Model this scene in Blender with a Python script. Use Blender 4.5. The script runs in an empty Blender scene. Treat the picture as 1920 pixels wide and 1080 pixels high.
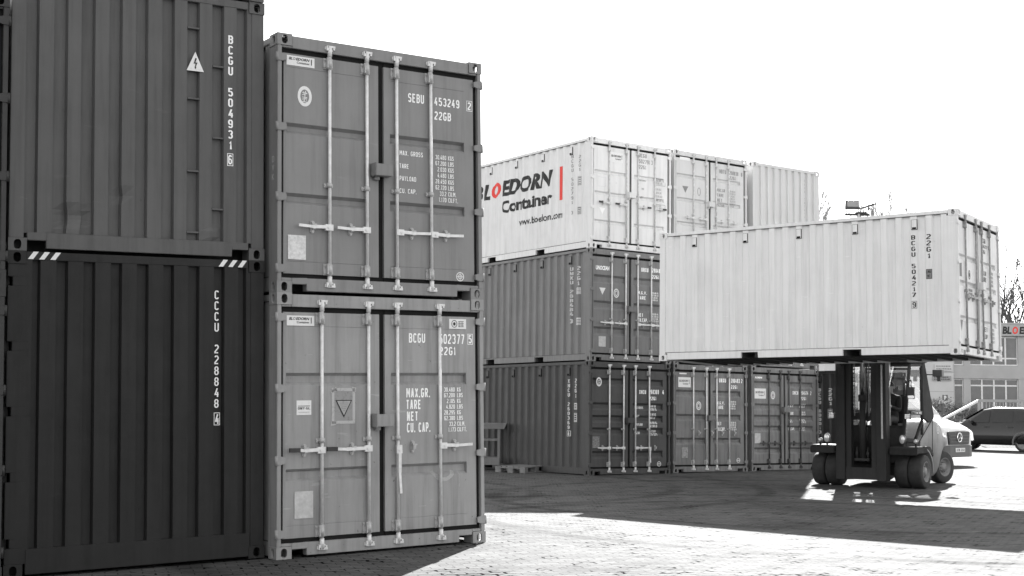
import bpy, bmesh, math, random
from mathutils import Matrix, Vector
random.seed(7)
S = bpy.context.scene
C = S.collection
PI = math.pi

# ------------------------------------------------------------------ camera
cam_d = bpy.data.cameras.new('camera')
cam_d.sensor_width = 36.0
cam_d.lens = 2549.66 / 1920 * 36
cam_d.clip_start = 0.1
cam_d.clip_end = 5000
cam = bpy.data.objects.new('camera', cam_d)
C.objects.link(cam)
cam.matrix_world = Matrix.Translation((0, 0, 1.6)) @ Matrix.Rotation(PI/2 + 0.08476, 4, 'X') @ Matrix.Rotation(0.011287, 4, 'Z')
S.camera = cam

# ------------------------------------------------------------------ sky and sun (black and white picture: the sky is taken without colour)
SUN_AZ, SUN_EL = math.radians(14.4), math.radians(30.3)
world = bpy.data.worlds.new("World")
S.world = world
world.use_nodes = True
wnt = world.node_tree
wbg = wnt.nodes['Background']
sky = wnt.nodes.new('ShaderNodeTexSky')
sky.sky_type = 'NISHITA'
sky.sun_disc = False
sky.sun_elevation = SUN_EL
sky.sun_rotation = SUN_AZ
sky.air_density = 1.0
sky.dust_density = 0.4
bw = wnt.nodes.new('ShaderNodeRGBToBW')
wnt.links.new(sky.outputs[0], bw.inputs[0])
veil = wnt.nodes.new('ShaderNodeMix')            # thin even high cloud over the whole sky
veil.data_type = 'FLOAT'
veil.inputs[0].default_value = 0.68
veil.inputs[3].default_value = 2.0
wnt.links.new(bw.outputs[0], veil.inputs[2])
wnt.links.new(veil.outputs[0], wbg.inputs[0])
wbg.inputs[1].default_value = 0.075
sun_d = bpy.data.lights.new('sun', 'SUN')
sun_d.energy = 3.0
sun_d.angle = math.radians(0.5)
sun_d.color = (1, 0.997, 0.99)
sun = bpy.data.objects.new('sun', sun_d)
C.objects.link(sun)
SD = Vector((math.sin(SUN_AZ)*math.cos(SUN_EL), math.cos(SUN_AZ)*math.cos(SUN_EL), math.sin(SUN_EL)))
sun.location = SD * 60
sun.rotation_euler = (-SD).to_track_quat('-Z', 'Y').to_euler()
vs = S.view_settings
vs.view_transform = 'Standard'
vs.look = 'None'
vs.exposure = 3.22
vs.gamma = 1.0

# ------------------------------------------------------------------ materials
MATS = {}
def nodes_of(name):
    m = bpy.data.materials.new(name)
    m.use_nodes = True
    nt = m.node_tree
    return m, nt, nt.nodes['Principled BSDF']
def N(nt, kind, **kw):
    n = nt.nodes.new(kind)
    for k, v in kw.items():
        setattr(n, k, v)
    return n
def ramp(nt, fac, stops):
    r = N(nt, 'ShaderNodeValToRGB')
    els = r.color_ramp.elements
    els[0].position, els[0].color = stops[0][0], (stops[0][1],)*3 + (1,)
    els[1].position, els[1].color = stops[-1][0], (stops[-1][1],)*3 + (1,)
    for p, v in stops[1:-1]:
        e = els.new(p); e.color = (v, v, v, 1)
    nt.links.new(fac, r.inputs[0])
    return r.outputs[0]
def mul(nt, a, b, f=1.0):
    m = N(nt, 'ShaderNodeMix', data_type='RGBA', blend_type='MULTIPLY')
    m.inputs[0].default_value = f
    nt.links.new(a, m.inputs[6])
    nt.links.new(b, m.inputs[7])
    return m.outputs[2]
def noise(nt, vec, scale, detail=4, rough=0.6):
    n = N(nt, 'ShaderNodeTexNoise')
    n.inputs['Scale'].default_value = scale
    n.inputs['Detail'].default_value = detail
    n.inputs['Roughness'].default_value = rough
    nt.links.new(vec, n.inputs['Vector'])
    return n.outputs[0]
def scaled(nt, vec, s):
    m = N(nt, 'ShaderNodeMapping')
    m.inputs['Scale'].default_value = s
    nt.links.new(vec, m.inputs['Vector'])
    return m.outputs[0]
def painted(name, v, rough=0.5, wear=0.5, spots=0.3, spec=0.35, metal=0.0):
    """weathered paint: vertical rain streaks, soft blotches, small chips and scratches"""
    if name in MATS: return MATS[name]
    m, nt, p = nodes_of(name)
    tc = N(nt, 'ShaderNodeTexCoord')
    geo = N(nt, 'ShaderNodeNewGeometry')
    vec = tc.outputs['Object']
    base = N(nt, 'ShaderNodeRGB'); base.outputs[0].default_value = (v, v, v, 1)
    st = ramp(nt, noise(nt, scaled(nt, vec, (9, 9, 0.55)), 1.6, 5), [(0.3, 1-0.36*wear), (0.5, 1.0), (0.75, 1+0.16*wear)])
    bl = ramp(nt, noise(nt, scaled(nt, vec, (1, 1, 1)), 1.3, 6), [(0.3, 1-0.26*wear), (0.6, 1.0)])
    c = mul(nt, mul(nt, base.outputs[0], st), bl)
    if spots > 0:
        sp = ramp(nt, noise(nt, scaled(nt, vec, (1, 1, 0.6)), 17, 5, 0.7), [(0.245+0.05*spots, 0.25), (0.30+0.05*spots, 1.0)])
        c = mul(nt, c, sp, min(1, spots*1.5))
        sc = ramp(nt, noise(nt, scaled(nt, vec, (1.6, 1.6, 9)), 2.0, 3, 0.5), [(0.68, 1.0), (0.73, 1.0+0.30*spots)])
        c = mul(nt, c, sc)
    nt.links.new(c, p.inputs['Base Color'])
    rr = ramp(nt, noise(nt, vec, 4, 4), [(0.3, rough-0.08), (0.7, rough+0.12)])
    nt.links.new(rr, p.inputs['Roughness'])
    p.inputs['Specular IOR Level'].default_value = spec
    p.inputs['Metallic'].default_value = metal
    bp = N(nt, 'ShaderNodeBump'); bp.inputs['Strength'].default_value = 0.28; bp.inputs['Distance'].default_value = 0.03
    nt.links.new(noise(nt, vec, 2.2, 3), bp.inputs['Height'])
    nt.links.new(bp.outputs[0], p.inputs['Normal'])
    MATS[name] = m
    return m
def plain(name, v, rough=0.6, metal=0.0, spec=0.4, col=None, var=0.12, scale=6):
    if name in MATS: return MATS[name]
    m, nt, p = nodes_of(name)
    c = col if col else (v, v, v)
    tc = N(nt, 'ShaderNodeTexCoord')
    base = N(nt, 'ShaderNodeRGB'); base.outputs[0].default_value = tuple(c) + (1,)
    f = ramp(nt, noise(nt, tc.outputs['Object'], scale, 5), [(0.3, 1-var), (0.7, 1+var*0.5)])
    nt.links.new(mul(nt, base.outputs[0], f), p.inputs['Base Color'])
    p.inputs['Roughness'].default_value = rough
    p.inputs['Metallic'].default_value = metal
    p.inputs['Specular IOR Level'].default_value = spec
    MATS[name] = m
    return m
def marking(name, v, col=None, wear=0.3):
    """stencilled paint or vinyl, a little rubbed"""
    if name in MATS: return MATS[name]
    m, nt, p = nodes_of(name)
    c = col if col else (v, v, v)
    tc = N(nt, 'ShaderNodeTexCoord')
    base = N(nt, 'ShaderNodeRGB'); base.outputs[0].default_value = tuple(c) + (1,)
    f = ramp(nt, noise(nt, tc.outputs['Object'], 28, 5, 0.7), [(0.30, 1-wear), (0.48, 1.0)])
    nt.links.new(mul(nt, base.outputs[0], f), p.inputs['Base Color'])
    p.inputs['Roughness'].default_value = 0.6
    p.inputs['Specular IOR Level'].default_value = 0.25
    MATS[name] = m
    return m
def glass(name, tint=0.6, refl=0.08, rough=0.02):
    if name in MATS: return MATS[name]
    m = bpy.data.materials.new(name); m.use_nodes = True
    nt = m.node_tree
    nt.nodes.remove(nt.nodes['Principled BSDF'])
    out = nt.nodes['Material Output']
    tr = N(nt, 'ShaderNodeBsdfTransparent'); tr.inputs[0].default_value = (tint, tint, tint, 1)
    gl = N(nt, 'ShaderNodeBsdfGlossy'); gl.inputs[0].default_value = (0.9, 0.9, 0.9, 1); gl.inputs['Roughness'].default_value = rough
    lw = N(nt, 'ShaderNodeFresnel'); lw.inputs[0].default_value = 1.5
    ad = N(nt, 'ShaderNodeMath', operation='ADD'); ad.inputs[1].default_value = refl
    nt.links.new(lw.outputs[0], ad.inputs[0])
    mx = N(nt, 'ShaderNodeMixShader')
    nt.links.new(ad.outputs[0], mx.inputs[0]); nt.links.new(tr.outputs[0], mx.inputs[1]); nt.links.new(gl.outputs[0], mx.inputs[2])
    nt.links.new(mx.outputs[0], out.inputs[0])
    MATS[name] = m
    return m

M_WHITE = marking('white_lettering', 0.88, wear=.15)
M_BLACK = marking('black_lettering', 0.035)
M_GREYL = marking('grey_lettering', 0.22)
M_RED = marking('red_lettering', 0, col=(0.72, 0.075, 0.065), wear=0.12)
M_STICK = marking('white_sticker', 0.72, wear=0.12)
M_PLATE = plain('aluminium_plate', 0.50, 0.5, 0.2, var=0.2, scale=18)
M_GALV = plain('galvanised_steel', 0.66, 0.42, 0.2, 0.5, var=0.16, scale=22)
M_BRK = plain('dull_galvanised_steel', 0.44, 0.5, 0.2, 0.4, var=0.35, scale=30)
M_RUB = plain('black_rubber', 0.012, 0.8, spec=0.2, var=0.3)
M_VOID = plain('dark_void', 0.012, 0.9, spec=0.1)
M_DARK = plain('black_paint', 0.028, 0.42, var=0.3)
M_RODD = painted('dark_rod_paint', 0.07, 0.5)
M_FLOOR = plain('dark_underbody', 0.035, 0.85, var=0.4)

# ------------------------------------------------------------------ mesh helpers
class MB:
    def __init__(self):
        self.v, self.f, self.s, self.mi = [], [], [], []
        self.cur = 0
    def add(self, vs, fs, smooth=False):
        o = len(self.v)
        self.v += [tuple(p) for p in vs]
        for f in fs:
            self.f.append(tuple(i+o for i in f)); self.s.append(smooth); self.mi.append(self.cur)
        return self
    def box(self, x0, x1, y0, y1, z0, z1):
        v = [(x0,y0,z0),(x1,y0,z0),(x1,y1,z0),(x0,y1,z0),(x0,y0,z1),(x1,y0,z1),(x1,y1,z1),(x0,y1,z1)]
        return self.add(v, [(0,3,2,1),(4,5,6,7),(0,1,5,4),(1,2,6,5),(2,3,7,6),(3,0,4,7)])
    def cbox(self, c, s, R=None):
        v = []
        for dz in (-.5, .5):
            for dx, dy in ((-.5,-.5),(.5,-.5),(.5,.5),(-.5,.5)):
                p = Vector((dx*s[0], dy*s[1], dz*s[2]))
                if R: p = R @ p
                v.append(p + Vector(c))
        return self.add(v, [(0,3,2,1),(4,5,6,7),(0,1,5,4),(1,2,6,5),(2,3,7,6),(3,0,4,7)])
    def bar(self, a, b, w, h, up=(0,0,1)):
        a, b = Vector(a), Vector(b)
        d = (b-a).normalized(); u = Vector(up)
        s = d.cross(u)
        if s.length < 1e-4: s = d.cross(Vector((1,0,0)))
        s.normalize(); u = s.cross(d).normalized()
        v = []
        for p in (a, b):
            for x, z in ((-.5,-.5),(.5,-.5),(.5,.5),(-.5,.5)):
                v.append(p + s*x*w + u*z*h)
        return self.add(v, [(0,3,2,1),(4,5,6,7),(0,1,5,4),(1,2,6,5),(2,3,7,6),(3,0,4,7)])
    def tube(self, a, b, r0, r1=None, n=10, cap=True):
        r1 = r0 if r1 is None else r1
        a, b = Vector(a), Vector(b)
        d = (b-a).normalized()
        u = d.orthogonal().normalized(); w = d.cross(u)
        v = []
        for p, r in ((a, r0), (b, r1)):
            for i in range(n):
                t = 2*PI*i/n
                v.append(p + u*math.cos(t)*r + w*math.sin(t)*r)
        self.add(v, [(i, (i+1) % n, n+(i+1) % n, n+i) for i in range(n)], True)
        if cap:
            self.add(v[:n], [tuple(range(n-1, -1, -1))]); self.add(v[n:], [tuple(range(n))])
        return self
    def path(self, pts, r, n=8):
        for a, b in zip(pts[:-1], pts[1:]): self.tube(a, b, r, r, n)
        return self
    def lathe(self, prof, axis='x', c=(0,0,0), n=28, closed=False):
        """prof: list of (along, radius)"""
        v = []
        for a, r in prof:
            for i in range(n):
                t = 2*PI*i/n; p, q_ = r*math.cos(t), r*math.sin(t)
                v.append({'x': (c[0]+a, c[1]+p, c[2]+q_), 'y': (c[0]+q_, c[1]+a, c[2]+p), 'z': (c[0]+p, c[1]+q_, c[2]+a)}[axis])
        f = []
        for k in range(len(prof)-1):
            for i in range(n):
                j = (i+1) % n
                f.append((k*n+i, k*n+j, (k+1)*n+j, (k+1)*n+i))
        return self.add(v, f, True)
    def prism(self, poly, axis, a, b, smooth=False):
        """poly in the two other axes, in order (x,y,z without axis)"""
        def P(u, w, t):
            return {'x': (t, u, w), 'y': (u, t, w), 'z': (u, w, t)}[axis]
        n = len(poly)
        v = [P(u, w, a) for u, w in poly] + [P(u, w, b) for u, w in poly]
        self.add(v, [(i, (i+1) % n, n+(i+1) % n, n+i) for i in range(n)], smooth)
        self.add(v[:n], [tuple(range(n-1, -1, -1))]); self.add(v[n:], [tuple(range(n))])
        return self
    def ring_plate(self, poly_out, poly_in, plane, t):
        n = len(poly_out)
        def P(u, w): return {'x': (t, u, w), 'y': (u, t, w), 'z': (u, w, t)}[plane]
        v = [P(*p) for p in poly_out] + [P(*p) for p in poly_in]
        return self.add(v, [(i, (i+1) % n, n+(i+1) % n, n+i) for i in range(n)])
    def mesh(self, name, bevel=0, fix=True):
        me = bpy.data.meshes.new(name)
        me.from_pydata(self.v, [], self.f)
        me.polygons.foreach_set('use_smooth', self.s)
        if any(self.mi): me.polygons.foreach_set('material_index', self.mi)
        if bevel or fix:
            bm = bmesh.new(); bm.from_mesh(me)
            bmesh.ops.remove_doubles(bm, verts=bm.verts, dist=1e-5)
            if fix: bmesh.ops.recalc_face_normals(bm, faces=bm.faces)
            if bevel:
                ed = [e for e in bm.edges if len(e.link_faces) == 2 and e.calc_face_angle(0) > 0.6]
                bmesh.ops.bevel(bm, geom=ed, offset=bevel, segments=2, affect='EDGES', clamp_overlap=True)
            bm.to_mesh(me); bm.free()
        me.update()
        return me
    def build(self, name, mat, parent=None, bevel=0, loc=None, rot=None, fix=True):
        return put(name, self.mesh(name, bevel, fix), mat, parent, loc, rot)

def put(name, me, mat, parent=None, loc=None, rot=None, scale=None):
    o = bpy.data.objects.new(name, me)
    C.objects.link(o)
    mats = mat if isinstance(mat, (list, tuple)) else [mat]
    if len(me.materials) == 0:
        for m in mats: me.materials.append(m)
    for i, m in enumerate(mats):
        if me.materials[i] != m:
            o.material_slots[i].link = 'OBJECT'
            o.material_slots[i].material = m
    if parent: o.parent = parent
    if loc: o.location = loc
    if rot: o.rotation_euler = rot
    if scale: o.scale = scale
    return o
def thing(name, label, cat, mw=None, group=None):
    o = bpy.data.objects.new(name, None)
    o.empty_display_size = 0.3
    C.objects.link(o)
    if mw is not None: o.matrix_world = mw
    return tag(o, label, cat, group)
def tag(o, label=None, cat=None, group=None, kind=None):
    if label: o['label'] = label
    if cat: o['category'] = cat
    if group: o['group'] = group
    if kind: o['kind'] = kind
    return o

# ------------------------------------------------------------------ lettering
_tc = {}
def glyphs(s, bold=0.0, shear=0.0):
    k = (s, bold, shear)
    if k not in _tc:
        cu = bpy.data.curves.new('text', 'FONT')
        cu.body = s; cu.resolution_u = 3; cu.offset = bold; cu.shear = shear; cu.fill_mode = 'FRONT'
        ob = bpy.data.objects.new('text', cu)
        me = bpy.data.meshes.new_from_object(ob)
        vs_ = [(v.co.x, v.co.y) for v in me.vertices]
        fs_ = [tuple(p.vertices) for p in me.polygons]
        bpy.data.objects.remove(ob); bpy.data.curves.remove(cu); bpy.data.meshes.remove(me)
        _tc[k] = (vs_, fs_)
    return _tc[k]
# stencil-like lettering of the containers: one polyline per stroke, drawn with a constant pen
_c, _d = 0.26, 0.15
_TOP = [(0,1-_d),(_c,1),(1-_c,1),(1,1-_d)]
_BOW = [(1,.57),(1,1-_d),(1-_c,1),(0,1)]
STROKES = {
 '0': [('o',[(_c,0),(1-_c,0),(1,_d),(1,1-_d),(1-_c,1),(_c,1),(0,1-_d),(0,_d)])],
 '1': [('l',[(.05,.78),(.55,1),(.55,-.07)])],
 '2': [('l',_TOP+[(1,.64),(0,.14),(0,0),(1,0)])],
 '3': [('l',_TOP+[(1,.66),(.72,.53),(1,.40),(1,_d),(1-_c,0),(_c,0),(0,_d)])],
 '4': [('l',[(.62,1.06),(0,.26),(1.04,.26)]),('l',[(.72,.58),(.72,.335)]),('l',[(.72,.185),(.72,-.07)])],
 '5': [('l',[(1,1),(.05,1),(.05,.58),(1-_c,.58),(1,.58-_d),(1,_d),(1-_c,0),(_c,0),(0,_d)])],
 '6': [('l',[(1,1-_d),(1-_c,1),(_c,1),(0,1-_d),(0,_d),(_c,0),(1-_c,0),(1,_d),(1,.56-_d),(1-_c,.56),(.17,.56)])],
 '7': [('l',[(0,1),(1,1),(1,.88),(.35,-.07)])],
 '8': [('o',[(_c,0),(1-_c,0),(1,_d),(1,.53-_d),(1-_c,.53),(_c,.53),(0,.53-_d),(0,_d)]),('l',[(.14,.605),(.04,.68),(.04,1-_d),(_c,1),(1-_c,1),(.96,1-_d),(.96,.68),(.86,.605)])],
 '9': [('l',[(0,_d),(_c,0),(1-_c,0),(1,_d),(1,1-_d),(1-_c,1),(_c,1),(0,1-_d),(0,.44+_d),(_c,.44),(.83,.44)])],
 'A': [('l',[(0,-.07),(.40,1),(.60,1),(1,-.07)]),('l',[(.25,.24),(.75,.24)])],
 'B': [('o',[(0,0),(1-_c,0),(1,_d),(1,.40),(.78,.53),(1,.66),(1,1-_d),(1-_c,1),(0,1)]),('l',[(.14,.53),(.66,.53)])],
 'C': [('l',[(1,1-_d),(1-_c,1),(_c,1),(0,1-_d),(0,_d),(_c,0),(1-_c,0),(1,_d)])],
 'D': [('o',[(0,0),(1-_c,0),(1,_d),(1,1-_d),(1-_c,1),(0,1)])],
 'E': [('l',[(1,1),(0,1),(0,0),(1,0)]),('l',[(.15,.52),(.85,.52)])],
 'F': [('l',[(1,1),(0,1),(0,-.07)]),('l',[(.15,.52),(.85,.52)])],
 'G': [('l',[(1,1-_d),(1-_c,1),(_c,1),(0,1-_d),(0,_d),(_c,0),(1-_c,0),(1,_d),(1,.46),(.55,.46)])],
 'H': [('l',[(0,-.07),(0,1.07)]),('l',[(1,-.07),(1,1.07)]),('l',[(.15,.52),(.85,.52)])],
 'I': [('l',[(.5,-.07),(.5,1.07)])],
 'K': [('l',[(0,-.07),(0,1.07)]),('l',[(1,1.05),(.20,.52),(1,-.05)])],
 'L': [('l',[(0,1.07),(0,0),(1,0)])],
 'M': [('l',[(0,-.07),(0,1),(.12,1),(.5,.35),(.88,1),(1,1),(1,-.07)])],
 'N': [('l',[(0,-.07),(0,1),(.14,1),(.86,0),(1,0),(1,1.07)])],
 'O': [('o',[(_c,0),(1-_c,0),(1,_d),(1,1-_d),(1-_c,1),(_c,1),(0,1-_d),(0,_d)])],
 'P': [('l',[(0,-.07),(0,1),(1-_c,1),(1,1-_d),(1,.44+_d),(1-_c,.44),(.15,.44)])],
 'R': [('l',[(0,-.07),(0,1),(1-_c,1),(1,1-_d),(1,.46+_d),(1-_c,.46),(.15,.46)]),('l',[(.60,.38),(1,-.07)])],
 'S': [('l',[(1,1-_d),(1-_c,1),(_c,1),(0,1-_d),(0,.60),(_c,.52),(1-_c,.50),(1,.40),(1,_d),(1-_c,0),(_c,0),(0,_d)])],
 'T': [('l',[(-.05,1),(1.05,1)]),('l',[(.5,.925),(.5,-.07)])],
 'U': [('l',[(0,1.07),(0,_d),(_c,0),(1-_c,0),(1,_d),(1,1.07)])],
 'V': [('l',[(0,1.07),(.5,-.02),(1,1.07)])],
 'W': [('l',[(0,1.07),(.25,0),(.5,.75),(.75,0),(1,1.07)])],
 'X': [('l',[(0,1.06),(1,-.06)]),('l',[(1,1.06),(.57,.57)]),('l',[(.43,.43),(0,-.06)])],
 'Y': [('l',[(0,1.07),(.5,.45),(1,1.07)]),('l',[(.5,.36),(.5,-.07)])],
}
def pen(pts, t, closed):
    """mitred strip along a polyline, no overlaps"""
    P = [Vector(p) for p in pts]; n = len(P); L_, R_ = [], []
    for i in range(n):
        a = P[i-1] if (closed or i > 0) else None; c = P[(i+1) % n] if (closed or i < n-1) else None
        d1 = (P[i]-a).normalized() if a is not None else None; d2 = (c-P[i]).normalized() if c is not None else None
        if d1 is None: m = Vector((-d2.y, d2.x)); k = 1
        elif d2 is None: m = Vector((-d1.y, d1.x)); k = 1
        else:
            m = Vector((-d1.y-d2.y, d1.x+d2.x))
            if m.length < 1e-4: m = Vector((-d1.y, d1.x))
            m.normalize(); k = 1/max(.45, m.dot(Vector((-d1.y, d1.x))))
        L_.append(P[i]+m*k*t/2); R_.append(P[i]-m*k*t/2)
    v = [tuple(p) for p in L_+R_]
    f = [(i, (i+1) % n, n+(i+1) % n, n+i) for i in range(n if closed else n-1)]
    return v, f
_pc = {}
def stencil(s, bold=0.0):
    """cap height 1, letters about half as wide"""
    k = (s, bold)
    if k not in _pc:
        t = .125 + bold*2.2; v, f = [], []; x = 0
        for ch in s:
            if ch == ' ': x += .42; continue
            if ch in '.·-,':
                z = {'.': 0, ',': 0, '·': .45, '-': .45}[ch]; w_ = t if ch != '-' else .3
                o = len(v); v += [(x, z), (x+w_, z), (x+w_, z+t), (x, z+t)]; f.append((o, o+1, o+2, o+3)); x += w_+.13; continue
            w = {'M': .56, 'W': .60, '1': .28, 'I': .16}.get(ch, .46)
            for kind, pts in STROKES.get(ch, STROKES['O']):
                vv, ff = pen([(x+t/2+p[0]*(w-t), t/2+p[1]*(1-t)) for p in pts], t, kind == 'o')
                o = len(v); v += vv; f += [tuple(i+o for i in q_) for q_ in ff]
            x += w+.13
        _pc[k] = (v, f)
    return _pc[k]
class Flat:
    """2-D drawing (u to the right, w up) later laid on a surface"""
    def __init__(self): self.v, self.f = [], []
    def add(self, v, f):
        o = len(self.v); self.v += list(v); self.f += [tuple(i+o for i in q_) for q_ in f]; return self
    def text(self, s, u0, u1, w0, w1, bold=0.012, shear=0.0):
        v, f = glyphs(s, bold, shear) if (shear or s != s.upper()) else stencil(s, bold)
        a0, a1 = min(p[0] for p in v), max(p[0] for p in v); b0, b1 = min(p[1] for p in v), max(p[1] for p in v)
        return self.add([(u0+(p[0]-a0)/(a1-a0)*(u1-u0), w0+(p[1]-b0)/(b1-b0)*(w1-w0)) for p in v], f)
    def line(self, s, u, w, h, sx=0.62, bold=0.012, right=False):
        """cap height h, left (or right) aligned at u, base line at w"""
        v, f = stencil(s.upper(), bold)
        a0, a1 = min(p[0] for p in v), max(p[0] for p in v); k = h; sx = sx*1.5
        o = u - (a1-a0)*k*sx if right else u
        return self.add([(o+(p[0]-a0)*k*sx, w+p[1]*k) for p in v], f)
    def column(self, s, u, wt, wb, width, ch=0.8, bold=0.012):
        """letters stacked from top wt to bottom wb"""
        pitch = (wt-wb)/(len(s)-1+ch)
        for i, c_ in enumerate(s):
            if c_ == ' ': continue
            v, f = stencil(c_, bold)
            a0, a1 = min(p[0] for p in v), max(p[0] for p in v); b0, b1 = min(p[1] for p in v), max(p[1] for p in v)
            k = pitch*ch/(b1-b0); wd = width if c_ not in '1I-' else width*0.55
            t = wt - i*pitch
            self.add([(u+((p[0]-a0)/(a1-a0)-0.5)*wd, t-(b1-p[1])*k) for p in v], f)
        return self
    def rect(self, u0, u1, w0, w1): return self.add([(u0,w0),(u1,w0),(u1,w1),(u0,w1)], [(0,1,2,3)])
    def poly(self, pts): return self.add(pts, [tuple(range(len(pts)))])
    def frame(self, u0, u1, w0, w1, t):
        return self.add([(u0,w0),(u1,w0),(u1,w1),(u0,w1),(u0+t,w0+t),(u1-t,w0+t),(u1-t,w1-t),(u0+t,w1-t)], [(0,1,5,4),(1,2,6,5),(2,3,7,6),(3,0,4,7)])
    def ellipse(self, cu, cw, a, b, a2=0, b2=0, n=28):
        o = [(cu+a*math.cos(2*PI*i/n), cw+b*math.sin(2*PI*i/n)) for i in range(n)]
        if not a2: return self.poly(o)
        i_ = [(cu+a2*math.cos(2*PI*i/n), cw+b2*math.sin(2*PI*i/n)) for i in range(n)]
        return self.add(o+i_, [(i, (i+1) % n, n+(i+1) % n, n+i) for i in range(n)])
    def stroke(self, a, b, t):
        a, b = Vector(a), Vector(b); d = (b-a).normalized(); s = Vector((-d.y, d.x))*t/2
        return self.poly([a-s, b-s, b+s, a+s])
def interp(prof, t):
    if t <= prof[0][0]: return prof[0][1]
    for (a, ya), (b, yb) in zip(prof[:-1], prof[1:]):
        if t <= b:
            return yb if b-a < 1e-9 else ya + (yb-ya)*(t-a)/(b-a)
    return prof[-1][1]
def split_flat(fl):
    """words and marks that stand apart become drawings (and objects) of their own"""
    n = len(fl.v); par = list(range(n))
    def find(i):
        while par[i] != i: par[i] = par[par[i]]; i = par[i]
        return i
    for f in fl.f:
        for i in f[1:]: par[find(i)] = find(f[0])
    isl = {}
    for i, p in enumerate(fl.v): isl.setdefault(find(i), []).append(i)
    ks = list(isl); bx = []
    for k in ks:
        us = [fl.v[i][0] for i in isl[k]]; ws = [fl.v[i][1] for i in isl[k]]
        bx.append((min(us), max(us), min(ws), max(ws)))
    m = len(ks); g = list(range(m))
    def fg(i):
        while g[i] != i: g[i] = g[g[i]]; i = g[i]
        return i
    sz = [math.hypot(b[1]-b[0], b[3]-b[2]) for b in bx]
    for i in range(m):
        for j in range(i):
            if fg(i) == fg(j): continue
            gu = max(0, bx[i][0]-bx[j][1], bx[j][0]-bx[i][1]); gw = max(0, bx[i][2]-bx[j][3], bx[j][2]-bx[i][3])
            if math.hypot(gu, gw) < .47*max(sz[i], sz[j]): g[fg(i)] = fg(j)
    out = {}
    lab = {ks[i]: fg(i) for i in range(m)}
    mp = {}
    for f in fl.f:
        k = lab[find(f[0])]
        F = out.setdefault(k, Flat()); M = mp.setdefault(k, {})
        idx = []
        for i in f:
            if i not in M: M[i] = len(F.v); F.v.append(fl.v[i])
            idx.append(M[i])
        F.f.append(tuple(idx))
    return list(out.values())
def lay(flat, name, mat, parent, face, depth, prof=None, along='u', lift=0.003):
    r = None
    for q_ in split_flat(flat): r = lay1(q_, name, mat, parent, face, depth, prof, along, lift)
    return r
def lay1(flat, name, mat, parent, face, depth, prof=None, along='u', lift=0.003):
    """face 'front': u=x, surface at y=depth ; face 'left': u=-y, surface at x=depth.
    prof: [(coordinate, extra depth)] along u ('u', coordinate = x or y) or along w ('w')"""
    me = bpy.data.meshes.new(name)
    me.from_pydata([(p[0], p[1], 0) for p in flat.v], [], flat.f)
    if prof:
        bm = bmesh.new(); bm.from_mesh(me)
        us = [v.co.x for v in bm.verts]; ws = [v.co.y for v in bm.verts]
        for t, _ in prof:
            if along == 'u':
                cu_ = -t if face == 'left' else t
                if not (min(us) < cu_ < max(us)): continue
                co, no = (cu_, 0, 0), (1, 0, 0)
            else:
                if not (min(ws) < t < max(ws)): continue
                co, no = (0, t, 0), (0, 1, 0)
            bmesh.ops.bisect_plane(bm, geom=bm.verts[:]+bm.edges[:]+bm.faces[:], plane_co=co, plane_no=no)
        bm.to_mesh(me); bm.free()
    for v in me.vertices:
        u, w = v.co.x, v.co.y
        d = depth
        if prof:
            d += interp(prof, ((-u if face == 'left' else u) if along == 'u' else w))
        v.co = (u, d-lift, w) if face == 'front' else (d-lift, -u, w)
    me.update()
    return put(name, me, mat, parent)

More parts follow.
